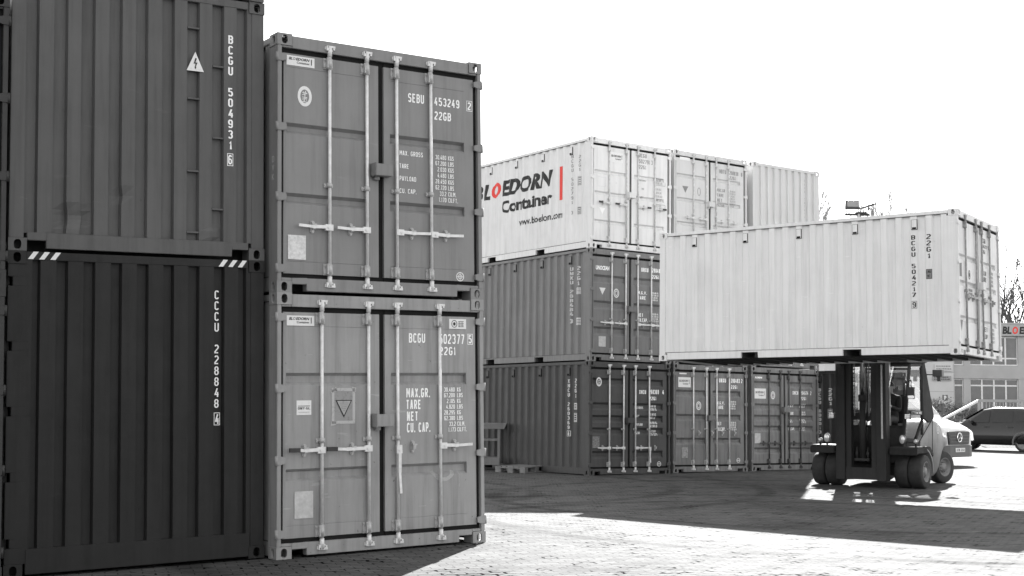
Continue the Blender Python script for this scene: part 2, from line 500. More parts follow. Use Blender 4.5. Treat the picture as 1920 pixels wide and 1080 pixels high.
# ------------------------------------------------------------------ ground: one sheet of block paving, gently rising under the near stacks
CX, CY, CYAW = -2.24048, 13.27686, 0.61426
def gz(x, y):
    s = (x-CX)*math.cos(CYAW) + (y-CY)*math.sin(CYAW)
    if s < -7: z = 0.0665-0.0225*7
    elif s < 2.6: z = 0.0665+0.0225*s
    elif s < 8.0:
        t = (s-2.6)/5.4; z = (0.0665+0.0225*2.6)*(1-t*t*(3-2*t)) + 0.0225*(s-2.6)*(1-t)**2*0.5
    else: z = 0.0
    return z
def paving():
    m, nt, p = nodes_of('block_paving')
    tc = N(nt, 'ShaderNodeTexCoord'); v0 = tc.outputs['Object']
    rot = N(nt, 'ShaderNodeMapping'); rot.inputs['Rotation'].default_value = (0, 0, -0.30)
    nt.links.new(v0, rot.inputs['Vector'])
    wob = N(nt, 'ShaderNodeTexNoise'); wob.inputs['Scale'].default_value = 3.0; wob.inputs['Detail'].default_value = 3
    nt.links.new(v0, wob.inputs['Vector'])
    dis = N(nt, 'ShaderNodeVectorMath', operation='SCALE'); dis.inputs['Scale'].default_value = 0.05
    nt.links.new(wob.outputs['Color'], dis.inputs[0])
    # zig-zag edge of the interlocking stones
    sep = N(nt, 'ShaderNodeSeparateXYZ'); nt.links.new(rot.outputs[0], sep.inputs[0])
    sn = N(nt, 'ShaderNodeMath', operation='PINGPONG'); sn.inputs[1].default_value = 0.05
    nt.links.new(sep.outputs[0], sn.inputs[0])
    zz = N(nt, 'ShaderNodeMath', operation='MULTIPLY'); zz.inputs[1].default_value = 0.45
    nt.links.new(sn.outputs[0], zz.inputs[0])
    cmb = N(nt, 'ShaderNodeCombineXYZ'); nt.links.new(zz.outputs[0], cmb.inputs[1])
    ad = N(nt, 'ShaderNodeVectorMath', operation='ADD'); nt.links.new(rot.outputs[0], ad.inputs[0]); nt.links.new(dis.outputs[0], ad.inputs[1])
    ad2 = N(nt, 'ShaderNodeVectorMath', operation='ADD'); nt.links.new(ad.outputs[0], ad2.inputs[0]); nt.links.new(cmb.outputs[0], ad2.inputs[1])
    br = N(nt, 'ShaderNodeTexBrick')
    br.offset = 0.5; br.squash = 1.0
    for k, v in (('Scale', 1.0), ('Mortar Size', 0.008), ('Mortar Smooth', 0.3), ('Bias', 0.0), ('Brick Width', 0.22), ('Row Height', 0.115)):
        br.inputs[k].default_value = v
    br.inputs['Color1'].default_value = (0.081,)*3 + (1,); br.inputs['Color2'].default_value = (0.110,)*3 + (1,); br.inputs['Mortar'].default_value = (0.042,)*3 + (1,)
    nt.links.new(ad2.outputs[0], br.inputs['Vector'])
    # open joints only here and there
    gap = ramp(nt, noise(nt, scaled(nt, v0, (1.0, 1.0, 1)), 2.6, 5, 0.72), [(0.54, 0.0), (0.62, 1.0)])
    ms = N(nt, 'ShaderNodeMapRange'); ms.inputs[3].default_value = 0.006; ms.inputs[4].default_value = 0.018
    nt.links.new(gap, ms.inputs[0]); nt.links.new(ms.outputs[0], br.inputs['Mortar Size'])
    jm = N(nt, 'ShaderNodeMath', operation='MULTIPLY'); nt.links.new(br.outputs['Fac'], jm.inputs[0]); nt.links.new(gap, jm.inputs[1])
    jd = ramp(nt, jm.outputs[0], [(0.0, 1.0), (0.6, 0.26)])
    big = ramp(nt, noise(nt, v0, 0.35, 6, 0.6), [(0.3, 0.66), (0.5, 0.98), (0.7, 1.10)])
    fine = ramp(nt, noise(nt, v0, 40, 4, 0.7), [(0.25, 0.78), (0.6, 1.04)])
    med = ramp(nt, noise(nt, scaled(nt, v0, (1, 3, 1)), 2.2, 6, 0.7), [(0.3, 0.72), (0.6, 1.04)])
    c = mul(nt, mul(nt, mul(nt, mul(nt, br.outputs['Color'], jd), big), fine), med)
    # tyre tracks: rubbed dark arcs
    for cx, cy, R, w, a in ((5.2, 26.8, 6.2, .22, .60), (5.2, 26.8, 7.9, .22, .62), (3.0, 25.0, 5.0, .2, .66), (9.5, 16.5, 4.6, .22, .60), (8.8, 14.8, 8.0, .25, .66), (12.5, 21, 6.0, .22, .6), (-2, 24, 4.2, .2, .66)):
        d = N(nt, 'ShaderNodeVectorMath', operation='DISTANCE'); d.inputs[1].default_value = (cx, cy, 0)
        nt.links.new(ad.outputs[0], d.inputs[0])
        s1 = N(nt, 'ShaderNodeMath', operation='SUBTRACT'); s1.inputs[1].default_value = R; nt.links.new(d.outputs['Value'], s1.inputs[0])
        ab = N(nt, 'ShaderNodeMath', operation='ABSOLUTE'); nt.links.new(s1.outputs[0], ab.inputs[0])
        band = ramp(nt, ab.outputs[0], [(w*0.4, a), (w, 1.0)])
        br2 = ramp(nt, noise(nt, v0, 0.45, 3), [(0.36, 0.0), (0.54, 1.0)])
        mm = N(nt, 'ShaderNodeMix', data_type='RGBA', blend_type='MULTIPLY')
        nt.links.new(br2, mm.inputs[0]); nt.links.new(c, mm.inputs[6]); nt.links.new(band, mm.inputs[7]); c = mm.outputs[2]
    nt.links.new(c, p.inputs['Base Color'])
    p.inputs['Roughness'].default_value = 0.9
    # open joints and worn patches do not glare
    gl = mul(nt, mul(nt, mul(nt, jd, jd), mul(nt, fine, med)), mul(nt, big, ramp(nt, br.outputs['Fac'], [(0.2, 1.0), (0.8, 0.58)])))
    gs = N(nt, 'ShaderNodeMath', operation='MULTIPLY'); gs.inputs[1].default_value = 0.068
    nt.links.new(gl, gs.inputs[0]); nt.links.new(gs.outputs[0], p.inputs['Specular IOR Level'])
    inv = N(nt, 'ShaderNodeMath', operation='SUBTRACT'); inv.inputs[0].default_value = 1.0; nt.links.new(br.outputs['Fac'], inv.inputs[1])
    hs = N(nt, 'ShaderNodeMath', operation='MULTIPLY_ADD'); hs.inputs[1].default_value = 0.12
    nt.links.new(noise(nt, v0, 25, 4), hs.inputs[0]); nt.links.new(inv.outputs[0], hs.inputs[2])
    bp = N(nt, 'ShaderNodeBump'); bp.inputs['Strength'].default_value = 0.5; bp.inputs['Distance'].default_value = 0.006
    nt.links.new(hs.outputs[0], bp.inputs['Height']); nt.links.new(bp.outputs[0], p.inputs['Normal'])
    return m
def axis_pts(a, b, step, far):
    n = int(round((b-a)/step)); pts = [a+i*step for i in range(n+1)]
    d = step
    while pts[-1] < far: d *= 1.6; pts.append(pts[-1]+d)
    d = step
    while pts[0] > -far: d *= 1.6; pts.insert(0, pts[0]-d)
    return pts
gx, gy = axis_pts(-16, 30, 0.5, 2500), axis_pts(-4, 42, 0.5, 2500)
g = MB()
g.add([(x, y, gz(x, y)) for y in gy for x in gx],
      [(j*len(gx)+i, j*len(gx)+i+1, (j+1)*len(gx)+i+1, (j+1)*len(gx)+i) for j in range(len(gy)-1) for i in range(len(gx)-1)], True)
gro = g.build('ground', paving(), fix=False)
tag(gro, 'grey block paved yard with darker tyre tracks', 'ground', kind='structure')

# ------------------------------------------------------------------ shipping containers
W, H, HC, L = 2.438, 2.591, 2.896, 6.058
_mc = {}
def cached(key, fn):
    if key not in _mc: _mc[key] = fn()
    return _mc[key]
def casting_mesh():
    """corner casting: outer corner at the origin, hollow, oval holes in the three outer faces"""
    b = MB(); X, Y, Z = 0.162, 0.178, 0.118
    def plate(w, h, ow, oh, P, q_):
        cx, cz = w/2, h/2; n = 20; ca = math.atan2(cz, cx)
        angs = sorted([ca, PI-ca, PI+ca, 2*PI-ca] + [2*PI*i/16+0.02 for i in range(16)])
        n = len(angs); out, inn = [], []
        for a in angs:
            c_, s_ = math.cos(a), math.sin(a)
            k = min(cx/abs(c_) if abs(c_) > 1e-6 else 9, cz/abs(s_) if abs(s_) > 1e-6 else 9)
            out.append((cx+c_*k, cz+s_*k))
            r = 1.0/((abs(c_)/ow)**2.6+(abs(s_)/oh)**2.6)**(1/2.6)
            inn.append((cx+c_*r, cz+s_*r))
        v = [P(u, w_, 0) for u, w_ in out] + [P(u, w_, 0) for u, w_ in inn] + [P(u, w_, q_) for u, w_ in inn]
        b.add(v, [(i, (i+1) % n, n+(i+1) % n, n+i) for i in range(n)] + [(n+i, n+(i+1) % n, 2*n+(i+1) % n, 2*n+i) for i in range(n)])
    plate(X, Z, 0.033, 0.045, lambda u, w, d: (u, d, w), 0.022)
    plate(Y, Z, 0.033, 0.045, lambda u, w, d: (d, u, w), 0.022)
    plate(X, Y, 0.033, 0.058, lambda u, w, d: (u, w, d), 0.022)
    b.add([(X,0,0),(X,Y,0),(X,Y,Z),(X,0,Z)], [(0,1,2,3)]); b.add([(0,Y,0),(X,Y,0),(X,Y,Z),(0,Y,Z)], [(3,2,1,0)]); b.add([(0,0,Z),(X,0,Z),(X,Y,Z),(0,Y,Z)], [(0,1,2,3)])
    return b.mesh('corner_casting')
def corr_profile(a, b, outer=0.104, sl=0.030, inner=0.114, d=0.042):
    p = [(a, 0.0)]; t = a + outer
    while t + 2*sl + inner + outer*0.5 < b:
        p += [(t, 0.0), (t+sl, d), (t+sl+inner, d), (t+2*sl+inner, 0.0)]; t += 2*sl+inner+outer
    p.append((b, 0.0))
    return p
def recess_profile(a, b, recs, d=0.048, sl=0.014):
    p = [(a, 0.0)]
    for l, r in recs: p += [(l, 0.0), (l+sl*0.7, d), (r-sl, d), (r, 0.0)]
    p.append((b, 0.0))
    return p
def leaf_mesh(xa, xb, z0, z1, bands, ml, mr, yf):
    """door leaf: flat border left and right, pressed horizontal swages between; bands = (top, bottom, depth, slope)"""
    b = MB(); yb = yf + 0.055
    prof = [(z0, 0.0)]
    for zt, zb, d, sl in sorted(bands): prof += [(zb, 0.0), (zb+sl, d), (zt-sl*0.85, d), (zt, 0.0)]
    prof.append((z1, 0.0))
    x0, x1 = xa+ml, xb-mr
    n = len(prof)
    b.add([(x0, yf+d, z) for z, d in prof] + [(x1, yf+d, z) for z, d in prof], [(i, n+i, n+i+1, i+1) for i in range(n-1)])
    for zt, zb, d, sl in bands:
        for x in (x0, x1):
            b.add([(x, yf, zb), (x, yf+d, zb+sl), (x, yf+d, zt-sl*0.85), (x, yf, zt)], [(0,1,2,3)])
    b.add([(xa,yf,z0),(x0,yf,z0),(x0,yf,z1),(xa,yf,z1)], [(0,1,2,3)]); b.add([(x1,yf,z0),(xb,yf,z0),(xb,yf,z1),(x1,yf,z1)], [(0,1,2,3)])
    b.add([(xa,yf,z0),(xa,yb,z0),(xa,yb,z1),(xa,yf,z1)], [(0,1,2,3)]); b.add([(xb,yf,z0),(xb,yb,z0),(xb,yb,z1),(xb,yf,z1)], [(3,2,1,0)])
    b.add([(xa,yf,z1),(xa,yb,z1),(xb,yb,z1),(xb,yf,z1)], [(0,1,2,3)]); b.add([(xa,yf,z0),(xa,yb,z0),(xb,yb,z0),(xb,yf,z0)], [(3,2,1,0)])
    b.add([(xa,yb,z0),(xb,yb,z0),(xb,yb,z1),(xa,yb,z1)], [(3,2,1,0)])
    return b.mesh('door', fix=False)
def rod_mesh(Hh):
    b = MB(); t = Hh-0.075
    b.tube((0,0,0.07), (0,0,t), 0.0175, n=12)
    for z, s in ((0.075, 1), (t, -1)):
        b.tube((0,0,z+0.10*s), (0,0,z-0.005*s), 0.024, n=12)
        b.cbox((0.012,-0.004,z), (0.085,0.03,0.022)); b.cbox((0.0,0.012,z+0.032*s), (0.075,0.022,0.018))
        b.cbox((-0.03,-0.002,z+0.016*s), (0.022,0.034,0.05)); b.cbox((0.042,-0.002,z+0.012*s), (0.018,0.03,0.036))
    b.cbox((0, 0.016, 0.085), (0.10, 0.02, 0.03)); b.cbox((0, 0.016, t-0.01), (0.10, 0.02, 0.03))
    return b.mesh('lock_rod')
def bracket_mesh():
    b = MB(); h = 0.11
    b.cbox((0,0.024,0), (0.105,0.008,h)); b.cbox((-0.004,0.0,0), (0.050,0.046,h*0.86)); b.tube((0,-0.003,-h*0.55),(0,-0.003,h*0.55),0.026,n=12)
    for x in (-0.042, 0.042):
        for z in (-0.036, 0.036): b.tube((x,0.022,z),(x,0.010,z),0.009,n=8)
    return b.mesh('rod_bracket')
def bracket_small():
    b = MB()
    b.cbox((0,0.022,0), (0.10,0.010,0.040)); b.tube((0,0,-0.024),(0,0,0.024),0.027,n=12)
    for x in (-0.036, 0.036): b.tube((x,0.02,0),(x,0.008,0),0.009,n=8)
    return b.mesh('rod_bracket')
def hinge_mesh():
    b = MB()
    b.prism([(-0.012,-0.040),(0.05,-0.040),(0.098,-0.026),(0.098,0.026),(0.05,0.040),(-0.012,0.040)], 'y', 0.0, 0.03)
    b.tube((-0.004,0.012,-0.046),(-0.004,0.012,0.046),0.016,n=10)
    return b.mesh('hinge', bevel=0.002)
def handle_mesh(length, grip):
    """lever starting at the rod, running to +x"""
    b = MB()
    b.cbox((0.02,-0.022,0), (0.085,0.03,0.062)); b.tube((0.03,-0.045,0),(0.03,0.005,0),0.012,n=8)
    b.bar((0.05,-0.03,0.004),(length*0.55,-0.026,0.0),0.014,0.034); b.bar((length*0.55,-0.026,0.0),(length-(0.11 if grip else 0),-0.034,0.006),0.012,0.028)
    if grip:
        b.cur = 1; b.bar((length-0.115,-0.034,0.006),(length,-0.036,0.008),0.022,0.042)
    return b.mesh('lock_handle')
def catch_mesh():
    b = MB()
    pl = [(0.022*math.cos(a), 0.042+0.022*math.sin(a)) for a in [i*PI/6 for i in range(7)]] + [(0.022*math.cos(a), -0.042+0.022*math.sin(a)) for a in [PI+i*PI/6 for i in range(7)]]
    b.prism(pl, 'y', 0.018, 0.028)
    b.cbox((0,-0.004,0), (0.034,0.05,0.05)); b.tube((0,0.02,0.044),(0,0.0,0.044),0.016,n=10); b.tube((0,0.02,-0.044),(0,0.004,-0.044),0.013,n=10)
    b.cbox((0.0,-0.03,0.022), (0.05,0.012,0.014))
    return b.mesh('handle_catch')
def vent_mesh():
    b = MB()
    b.prism([(0.0,-0.085),(0.045,-0.085),(0.045,0.07),(0.03,0.085),(-0.0,0.085)], 'y', -0.045, 0.045)
    b.cur = 1; b.box(-0.004, 0.04, -0.036, 0.036, -0.083, -0.050); b.box(0.012, 0.03, -0.054, 0.054, -0.094, 0.092)  # thin dark rim around the cover paints the shade line of its overhang
    return b.mesh('vent_cover')
def end_recs(a=0.14, pitch=0.2514, w=0.118, n=9): return [(a+i*pitch, a+i*pitch+w) for i in range(n)]

M_SEAM = plain('seam_shade_grey', .06, .7)
class Box20: pass
def container(label, mw, mat,  Hh=H, front='door', group=None, bands=((1.70,1.59),(0.995,0.885)), rods=(0.575,1.0,1.365,1.79),
              hz=0.665, rodmat=None, handles=((-1,0.36),(-1,0.36),(1,0.39),(1,0.38)), grips=(0,0,0,0), lock=1.30, hinges=(2.35,1.65,0.95,0.24),
              recs=None, pockets=True, groove=False, name='shipping_container', gmat=None, vents=5, catches=True, rib=0.046):
    r = thing(name, label, 'container', mw, group)
    B = Box20(); B.root, B.mat, B.H = r, mat, Hh
    brkmat = rodmat or M_BRK; rodmat = rodmat or M_GALV
    B.yf = 0.03
    # corner castings
    cm = cached('casting', casting_mesh)
    for sx in (0, 1):
        for sy in (0, 1):
            for sz in (0, 1):
                put('corner_casting', cm, mat, r, (sx*W, sy*L, sz*Hh), scale=(1-2*sx, 1-2*sy, 1-2*sz))
    pd = 0.205 if front == 'door' else 0.145          # depth of the front corner posts
    # frame
    f = MB()
    zt = Hh-0.118
    if front == 'hatch':                               # post with hinge cut-outs
        zs = [0.30, 0.88, 1.46, 2.04, 2.62]; z = 0.118
        for q_ in zs:
            f.box(0.006, 0.205, 0.008, 0.06, z, q_-0.042); z = q_+0.042
            f.box(0.048, 0.205, 0.008, 0.06, q_-0.042, q_+0.042)
        f.box(0.006, 0.205, 0.008, 0.06, z, zt)
        f.box(W-0.145, W-0.006, 0.008, 0.06, 0.118, zt)
    elif front == 'door':
        for x0, x1 in ((0.006, 0.052), (W-0.052, W-0.006)):
            f.box(x0, x1, 0.006, pd, 0.118, zt)
        f.box(0.052, 0.10, 0.10, pd, 0.118, zt); f.box(W-0.10, W-0.052, 0.10, pd, 0.118, zt)
    else:
        f.box(0.006, 0.135, 0.008, pd, 0.118, zt); f.box(W-0.135, W-0.006, 0.008, pd, 0.118, zt)
    f.box(0.006, 0.14, L-0.14, L-0.006, 0.118, zt); f.box(W-0.14, W-0.006, L-0.14, L-0.006, 0.118, zt)
    # header and sill, front and back
    if front == 'door':
        f.box(0.165, W-0.165, 0.010, 0.10, Hh-0.138, Hh-0.014); f.box(0.054, 0.165, 0.012, 0.10, Hh-0.138, Hh-0.120); f.box(W-0.165, W-0.054, 0.012, 0.10, Hh-0.138, Hh-0.120)
        f.box(0.33, W-0.33, 0.010, 0.10, 0.022, 0.148); f.box(0.165, 0.33, 0.010, 0.10, 0.088, 0.148); f.box(W-0.33, W-0.165, 0.010, 0.10, 0.088, 0.148)
        f.box(0.054, 0.165, 0.012, 0.10, 0.120, 0.148); f.box(W-0.165, W-0.054, 0.012, 0.10, 0.120, 0.148)
    elif front == 'hatch':
        f.box(0.165, W-0.165, 0.010, 0.06, Hh-0.080, Hh-0.006)
        f.box(0.185, W-0.150, 0.003, 0.05, 0.022, 0.245)
    else:
        f.box(0.165, W-0.165, 0.010, 0.06, Hh-0.085, Hh-0.010)
        f.box(0.335, W-0.335, 0.010, 0.06, 0.030, 0.170); f.box(0.165, 0.335, 0.010, 0.06, 0.100, 0.170); f.box(W-0.335, W-0.165, 0.010, 0.06, 0.100, 0.170)
    f.box(0.165, W-0.165, L-0.06, L-0.010, Hh-0.085, Hh-0.010); f.box(0.165, W-0.165, L-0.06, L-0.010, 0.022, 0.170)
    # side rails; the bottom rails leave the fork pockets open
    for x0, x1 in ((0.008, 0.062), (W-0.062, W-0.008)):
        f.box(x0, x1, 0.182, L-0.182, Hh-0.075, Hh-0.012)
        if pockets:
            ys = [0.182, 1.815, 2.175, 3.885, 4.245, L-0.182]
            for i in (0, 2, 4): f.box(x0, x1, ys[i], ys[i+1], 0.022, 0.158)
            for i in (1, 3): f.box(x0, x1, ys[i], ys[i+1], 0.132, 0.158)
        else:
            f.box(x0, x1, 0.182, L-0.182, 0.022, 0.150)
    f.build('frame', mat, r, bevel=0.004)
    # floor with cross members, roof
    fl = MB(); fl.box(0.064, W-0.064, 0.10, L-0.06, 0.135, 0.155)
    for i in range(19):
        y = 0.32 + i*0.301
        fl.box(0.064, W-0.064, y, y+0.045, 0.030, 0.134)
    fl.build('floor', M_FLOOR, r)
    rf = MB()
    pr = corr_profile(0.10, L-0.06, 0.10, 0.03, 0.09, 0.018)
    n = len(pr)
    rf.add([(0.03, y, Hh-0.018-d) for y, d in pr] + [(W-0.03, y, Hh-0.018-d) for y, d in pr], [(i, n+i, n+i+1, i+1) for i in range(n-1)])
    rf.build('roof', mat, r, fix=False)
    # side walls
    B.side = corr_profile(pd-0.004, L-0.135, d=rib) if rib > 0.035 else corr_profile(pd-0.004, L-0.135, 0.074, 0.066, 0.072, rib)
    B.side_x = 0.014
    def side():
        b = MB(); n = len(B.side)
        b.add([(d, y, 0.15) for y, d in B.side] + [(d, y, Hh-0.07) for y, d in B.side], [(i, i+1, n+i+1, n+i) for i in range(n-1)])
        return b.mesh('side_wall', fix=False)
    sm = cached(('side', pd, Hh, rib), side)
    put('side_wall', sm, mat, r, (B.side_x, 0, 0)); put('side_wall', sm, mat, r, (W-B.side_x, 0, 0), scale=(-1, 1, 1))
    sl_ = MB()  # dark seam strips, their colour standing in for shade in the rail gaps
    for x0, x1 in ((0.0105, 0.05), (W-0.05, W-0.0105)):
        sl_.box(x0, x1, pd, L-0.14, 0.1585, 0.170); sl_.box(x0, x1, pd, L-0.14, Hh-0.085, Hh-0.0755)
    sl_.box(0.0105, 0.05, pd-.008, pd, 0.17, Hh-.086); sl_.box(0.0105, 0.05, L-.14, L-.133, 0.17, Hh-.086)
    sl_.build('rail_seam_shade', M_SEAM, r)
    # back wall
    def wall(prof, z0, z1, key):
        def mk():
            b = MB(); n = len(prof)
            b.add([(x, d, z0) for x, d in prof] + [(x, d, z1) for x, d in prof], [(i, i+1, n+i+1, n+i) for i in range(n-1)])
            return b.mesh('end_wall', fix=False)
        return cached(key, mk)
    bp_ = recess_profile(0.13, W-0.13, end_recs())
    put('end_wall', wall(bp_, 0.165, Hh-0.08, ('bk', Hh)), mat, r, (0, L-0.015, 0), scale=(1, -1, 1))
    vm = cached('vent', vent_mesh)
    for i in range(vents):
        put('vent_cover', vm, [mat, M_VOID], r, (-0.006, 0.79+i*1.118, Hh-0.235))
    # front
    if front != 'door':
        recs = recs or end_recs()
        B.front = recess_profile(0.13, W-0.13, recs); B.yw = 0.014
        z0, z1 = (0.24, Hh-0.076) if front == 'hatch' else (0.168, Hh-0.08)
        put('end_wall', wall(B.front, z0, z1, ('fr', label)), mat, r, (0, B.yw, 0))
        return B
    gk = MB(); z0, z1 = 0.148, Hh-0.138
    gk.box(0.052, 0.115, 0.050, 0.062, z0, z1); gk.box(W-0.115, W-0.052, 0.050, 0.062, z0, z1)
    gk.box(1.15, 1.235, 0.062, 0.075, z0, z1); gk.box(0.115, 1.15, 0.050, 0.062, z0, z0+0.06); gk.box(1.235, W-0.115, 0.050, 0.062, z0, z0+0.06)
    gk.box(0.115, 1.15, 0.050, 0.062, z1-0.06, z1); gk.box(1.235, W-0.115, 0.050, 0.062, z1-0.06, z1)
    gk.box(0.116, W-0.116, 0.095, 0.099, z0, z1)
    gk.build('door_gasket', M_RUB, r)
    zl0, zl1 = 0.192, Hh-0.190
    bd = [(t, b, 0.046, 0.034) if t-b < .15 else (t, b, 0.050, 0.058) for t, b in bands]
    B.leafprof = [(zl0, 0.0)]
    for t, b_, d, sl in sorted(bd): B.leafprof += [(b_, 0.0), (b_+sl, d), (t-sl*0.85, d), (t, 0.0)]
    B.leafprof.append((zl1, 0.0))
    if groove: bd += [(0.316, 0.311, 0.004, 0.001), (Hh-0.326, Hh-0.331, 0.004, 0.001)]
    B.doors = []
    rm = cached(('rod', Hh), lambda: rod_mesh(Hh)); bk = cached('bracket', bracket_mesh); bs = cached('bracket_s', bracket_small); hm = cached('hinge', hinge_mesh); ctm = cached('catch', catch_mesh)
    for k, (xa, xb) in enumerate(((0.082, 1.160), (1.224, W-0.096))):
        d = put('door', cached(('leaf', k, tuple(bands), groove, Hh), lambda: leaf_mesh(xa, xb, zl0, zl1, bd, 0.075 if k else 0.030, 0.115 if k == 0 else 0.120, B.yf)), mat, r)
        B.doors.append(d)
        for i in (2*k, 2*k+1):
            x = rods[i]
            put('lock_rod', rm, rodmat, d, (x, 0.0, 0))
            put('rod_bracket', bk, brkmat, d, (x-0.008, 0.0, Hh-0.245)); put('rod_bracket', bk, brkmat, d, (x-0.008, 0.0, 0.245)); put('rod_bracket', bs, brkmat, d, (x-0.006, 0.0, hz+0.43 if hz < 0.8 else hz+0.095))
            if handles[i]:
                sgn, ln = handles[i][:2]; g_ = grips[i]
                hmesh = cached(('handle', ln, g_), lambda: handle_mesh(ln, g_))
                ro = (0, 0, 0) if sgn > 0 else (0, 0, 0)
                mats = [rodmat, M_DARK] if g_ else [rodmat]
                if sgn == 0: put('lock_handle', hmesh, mats, d, (x, 0.0, hz), (0, PI/2-0.02, 0))
                else: put('lock_handle', hmesh, mats, d, (x, 0.0, hz), scale=(sgn, 1, 1))
            if catches:
                cs = handles[i][0] if handles[i] and handles[i][0] else 1
                put('handle_catch', ctm, brkmat, d, (x+cs*0.185, 0.0, hz))
        for z in hinges:
            put('hinge', hm, mat, d, (0.004 if k == 0 else W-0.004, -0.004, z), scale=(1 if k == 0 else -1, 1, 1))
    if lock:
        lb = MB(); lb.box(1.07, 1.27, -0.085, 0.026, lock-0.062, lock+0.062); lb.box(1.058, 1.072, -0.10, 0.026, lock-0.07, lock+0.07); lb.box(1.09, 1.15, -0.02, 0.028, lock-0.10, lock-0.06)
        lb.build('lock_box', mat, r, bevel=0.005)
    return B

def front_text(B, flat, mat, name='lettering', k=None, conform=True, lift=0.003):
    p = B.root if k is None else B.doors[k]
    return lay(flat, name, mat, p, 'front', B.yf, B.leafprof if conform else None, 'w', lift)
def end_text(B, flat, mat, name='lettering', lift=0.003): return lay(flat, name, mat, B.root, 'front', B.yw, B.front, 'u', lift)
def side_text(B, flat, mat, name='lettering', conform=True): return lay(flat, name, mat, B.root, 'left', B.side_x, B.side if conform else None, 'u')
def plate_on(B, name, mat, parent, x0, x1, z0, z1, lift=0.004, t=0.003):
    b = MB(); y = B.yf-lift; b.box(x0, x1, y-t, y, z0, z1)
    return b.build(name, mat, parent)
def badge(B, k, u0, u1, w0, w1, lift=0.003, split=True):
    """white company sticker with lettering"""
    s = front_text(B, Flat().rect(u0, u1, w0, w1), M_STICK, 'sticker', k, False, lift)
    a, h = u1-u0, w1-w0
    t = Flat().text('BL', u0+a*.08, u0+a*.21, w0+h*.56, w0+h*.84, 0.03, 0.25).text('EDORN', u0+a*.33, u0+a*.82, w0+h*.56, w0+h*.84, 0.03, 0.25).text('Container', u0+a*.36, u0+a*.82, w0+h*.24, w0+h*.46, 0.02)
    t.rect(u0+a*.87, u0+a*.90, w0+h*.24, w0+h*.84)
    lay(t, 'lettering', M_BLACK, B.doors[k], 'front', B.yf, None, 'w', lift+0.002)
    t2 = Flat().text('O', u0+a*.225, u0+a*.315, w0+h*.56, w0+h*.84, 0.02, 0.25)
    lay(t2, 'lettering', M_GREYL, B.doors[k], 'front', B.yf, None, 'w', lift+0.002)
    return s
def seal(B, k, cu, cw, a, b, lift=0.003, dark=True):
    """oval inspection seal"""
    front_text(B, Flat().ellipse(cu, cw, a, b, a*.62, b*.66), M_STICK, 'seal', k, False, lift)
    i = Flat()
    for j in range(5):
        y0 = cw + b*(-.45+.22*j)
        i.stroke((cu-a*.36, y0-b*.08), (cu+a*.36, y0+b*.10*(1 if j % 2 else -1)), b*.07)
    i.stroke((cu-a*.1, cw-b*.55), (cu+a*.12, cw+b*.55), a*.12).stroke((cu+a*.25, cw-b*.4), (cu-a*.2, cw+b*.45), a*.08)
    front_text(B, i, M_STICK, 'seal', k, False, lift)
def triangle_down(B, k, cu, wt, wb, half, mat=None):
    mat = mat or M_STICK
    front_text(B, Flat().poly([(cu, wb), (cu+half, wt), (cu-half, wt)]), mat, 'warning_triangle', k, False, 0.003)
def data_rows(fl, rows, ul, ur, h, sx=0.6):
    """weight table: (baseline, left text, [right texts])"""
    for w, s in rows: fl.line(s, ul if ur is None else ur, w, h, sx, right=ur is not None)
    return fl

# ------------------------------------------------------------------ the containers of the yard
from mathutils import Euler
def pose(T, yaw, rl=0.0, pt=0.0): return Matrix.Translation(T) @ Euler((pt, rl, yaw), 'XYZ').to_matrix().to_4x4()
def off(P, x, y, z): return P @ Matrix.Translation((x, y, z))
PC = pose((-2.24048, 13.27686, 0.07035), 0.61426, -0.02251, -0.00621)
PA = pose((-4.42251, 12.07007, 0.0180), 0.57543, -0.02633, -0.00228)
PB = pose((1.77647, 30.84311, 0.0004), 0.61009, 0.0064, -0.0077)
PD = pose((2.97132, 27.37501, 2.48606), -0.63069, -0.01048, -0.02203) @ Matrix.Translation((L, 0, 0)) @ Matrix.Rotation(PI/2, 4, 'Z')
M_DULLW = marking('dull_side_lettering', .62)
GR = 'shipping containers in the yard'
P_C1 = painted('mid_grey_paint', 0.29, 0.5, 0.65, 0.7)
P_C2 = painted('grey_paint', 0.215, 0.45, 0.4, 0.3)
P_A1 = painted('charcoal_paint', 0.022, 0.5, 0.6, 0.4, spec=.18)
P_A2 = painted('dark_grey_paint', 0.100, 0.5, 0.5, 0.35, spec=.22)
P_A3 = painted('slate_paint', 0.085, 0.45, 0.4, 0.2)
P_A0 = painted('black_grey_paint', 0.032, 0.5, 0.5, 0.3)
P_WH = painted('white_paint', 0.69, 0.45, 0.34, 0.15)
P_WD = painted('worn_white_paint', 0.68, 0.5, 0.28, 0.3)
P_WL = painted('light_grey_paint', 0.56, 0.5, 0.25, 0.12)
P_BM = painted('stone_grey_paint', 0.19, 0.5, 0.5, 0.4, spec=.25)
P_BB = painted('deep_grey_paint', 0.070, 0.5, 0.5, 0.4, spec=.25)
P_B2 = painted('dusty_grey_paint', 0.175, 0.55, 0.9, 0.5)
P_B3 = painted('faded_grey_paint', 0.195, 0.55, 0.9, 0.5)

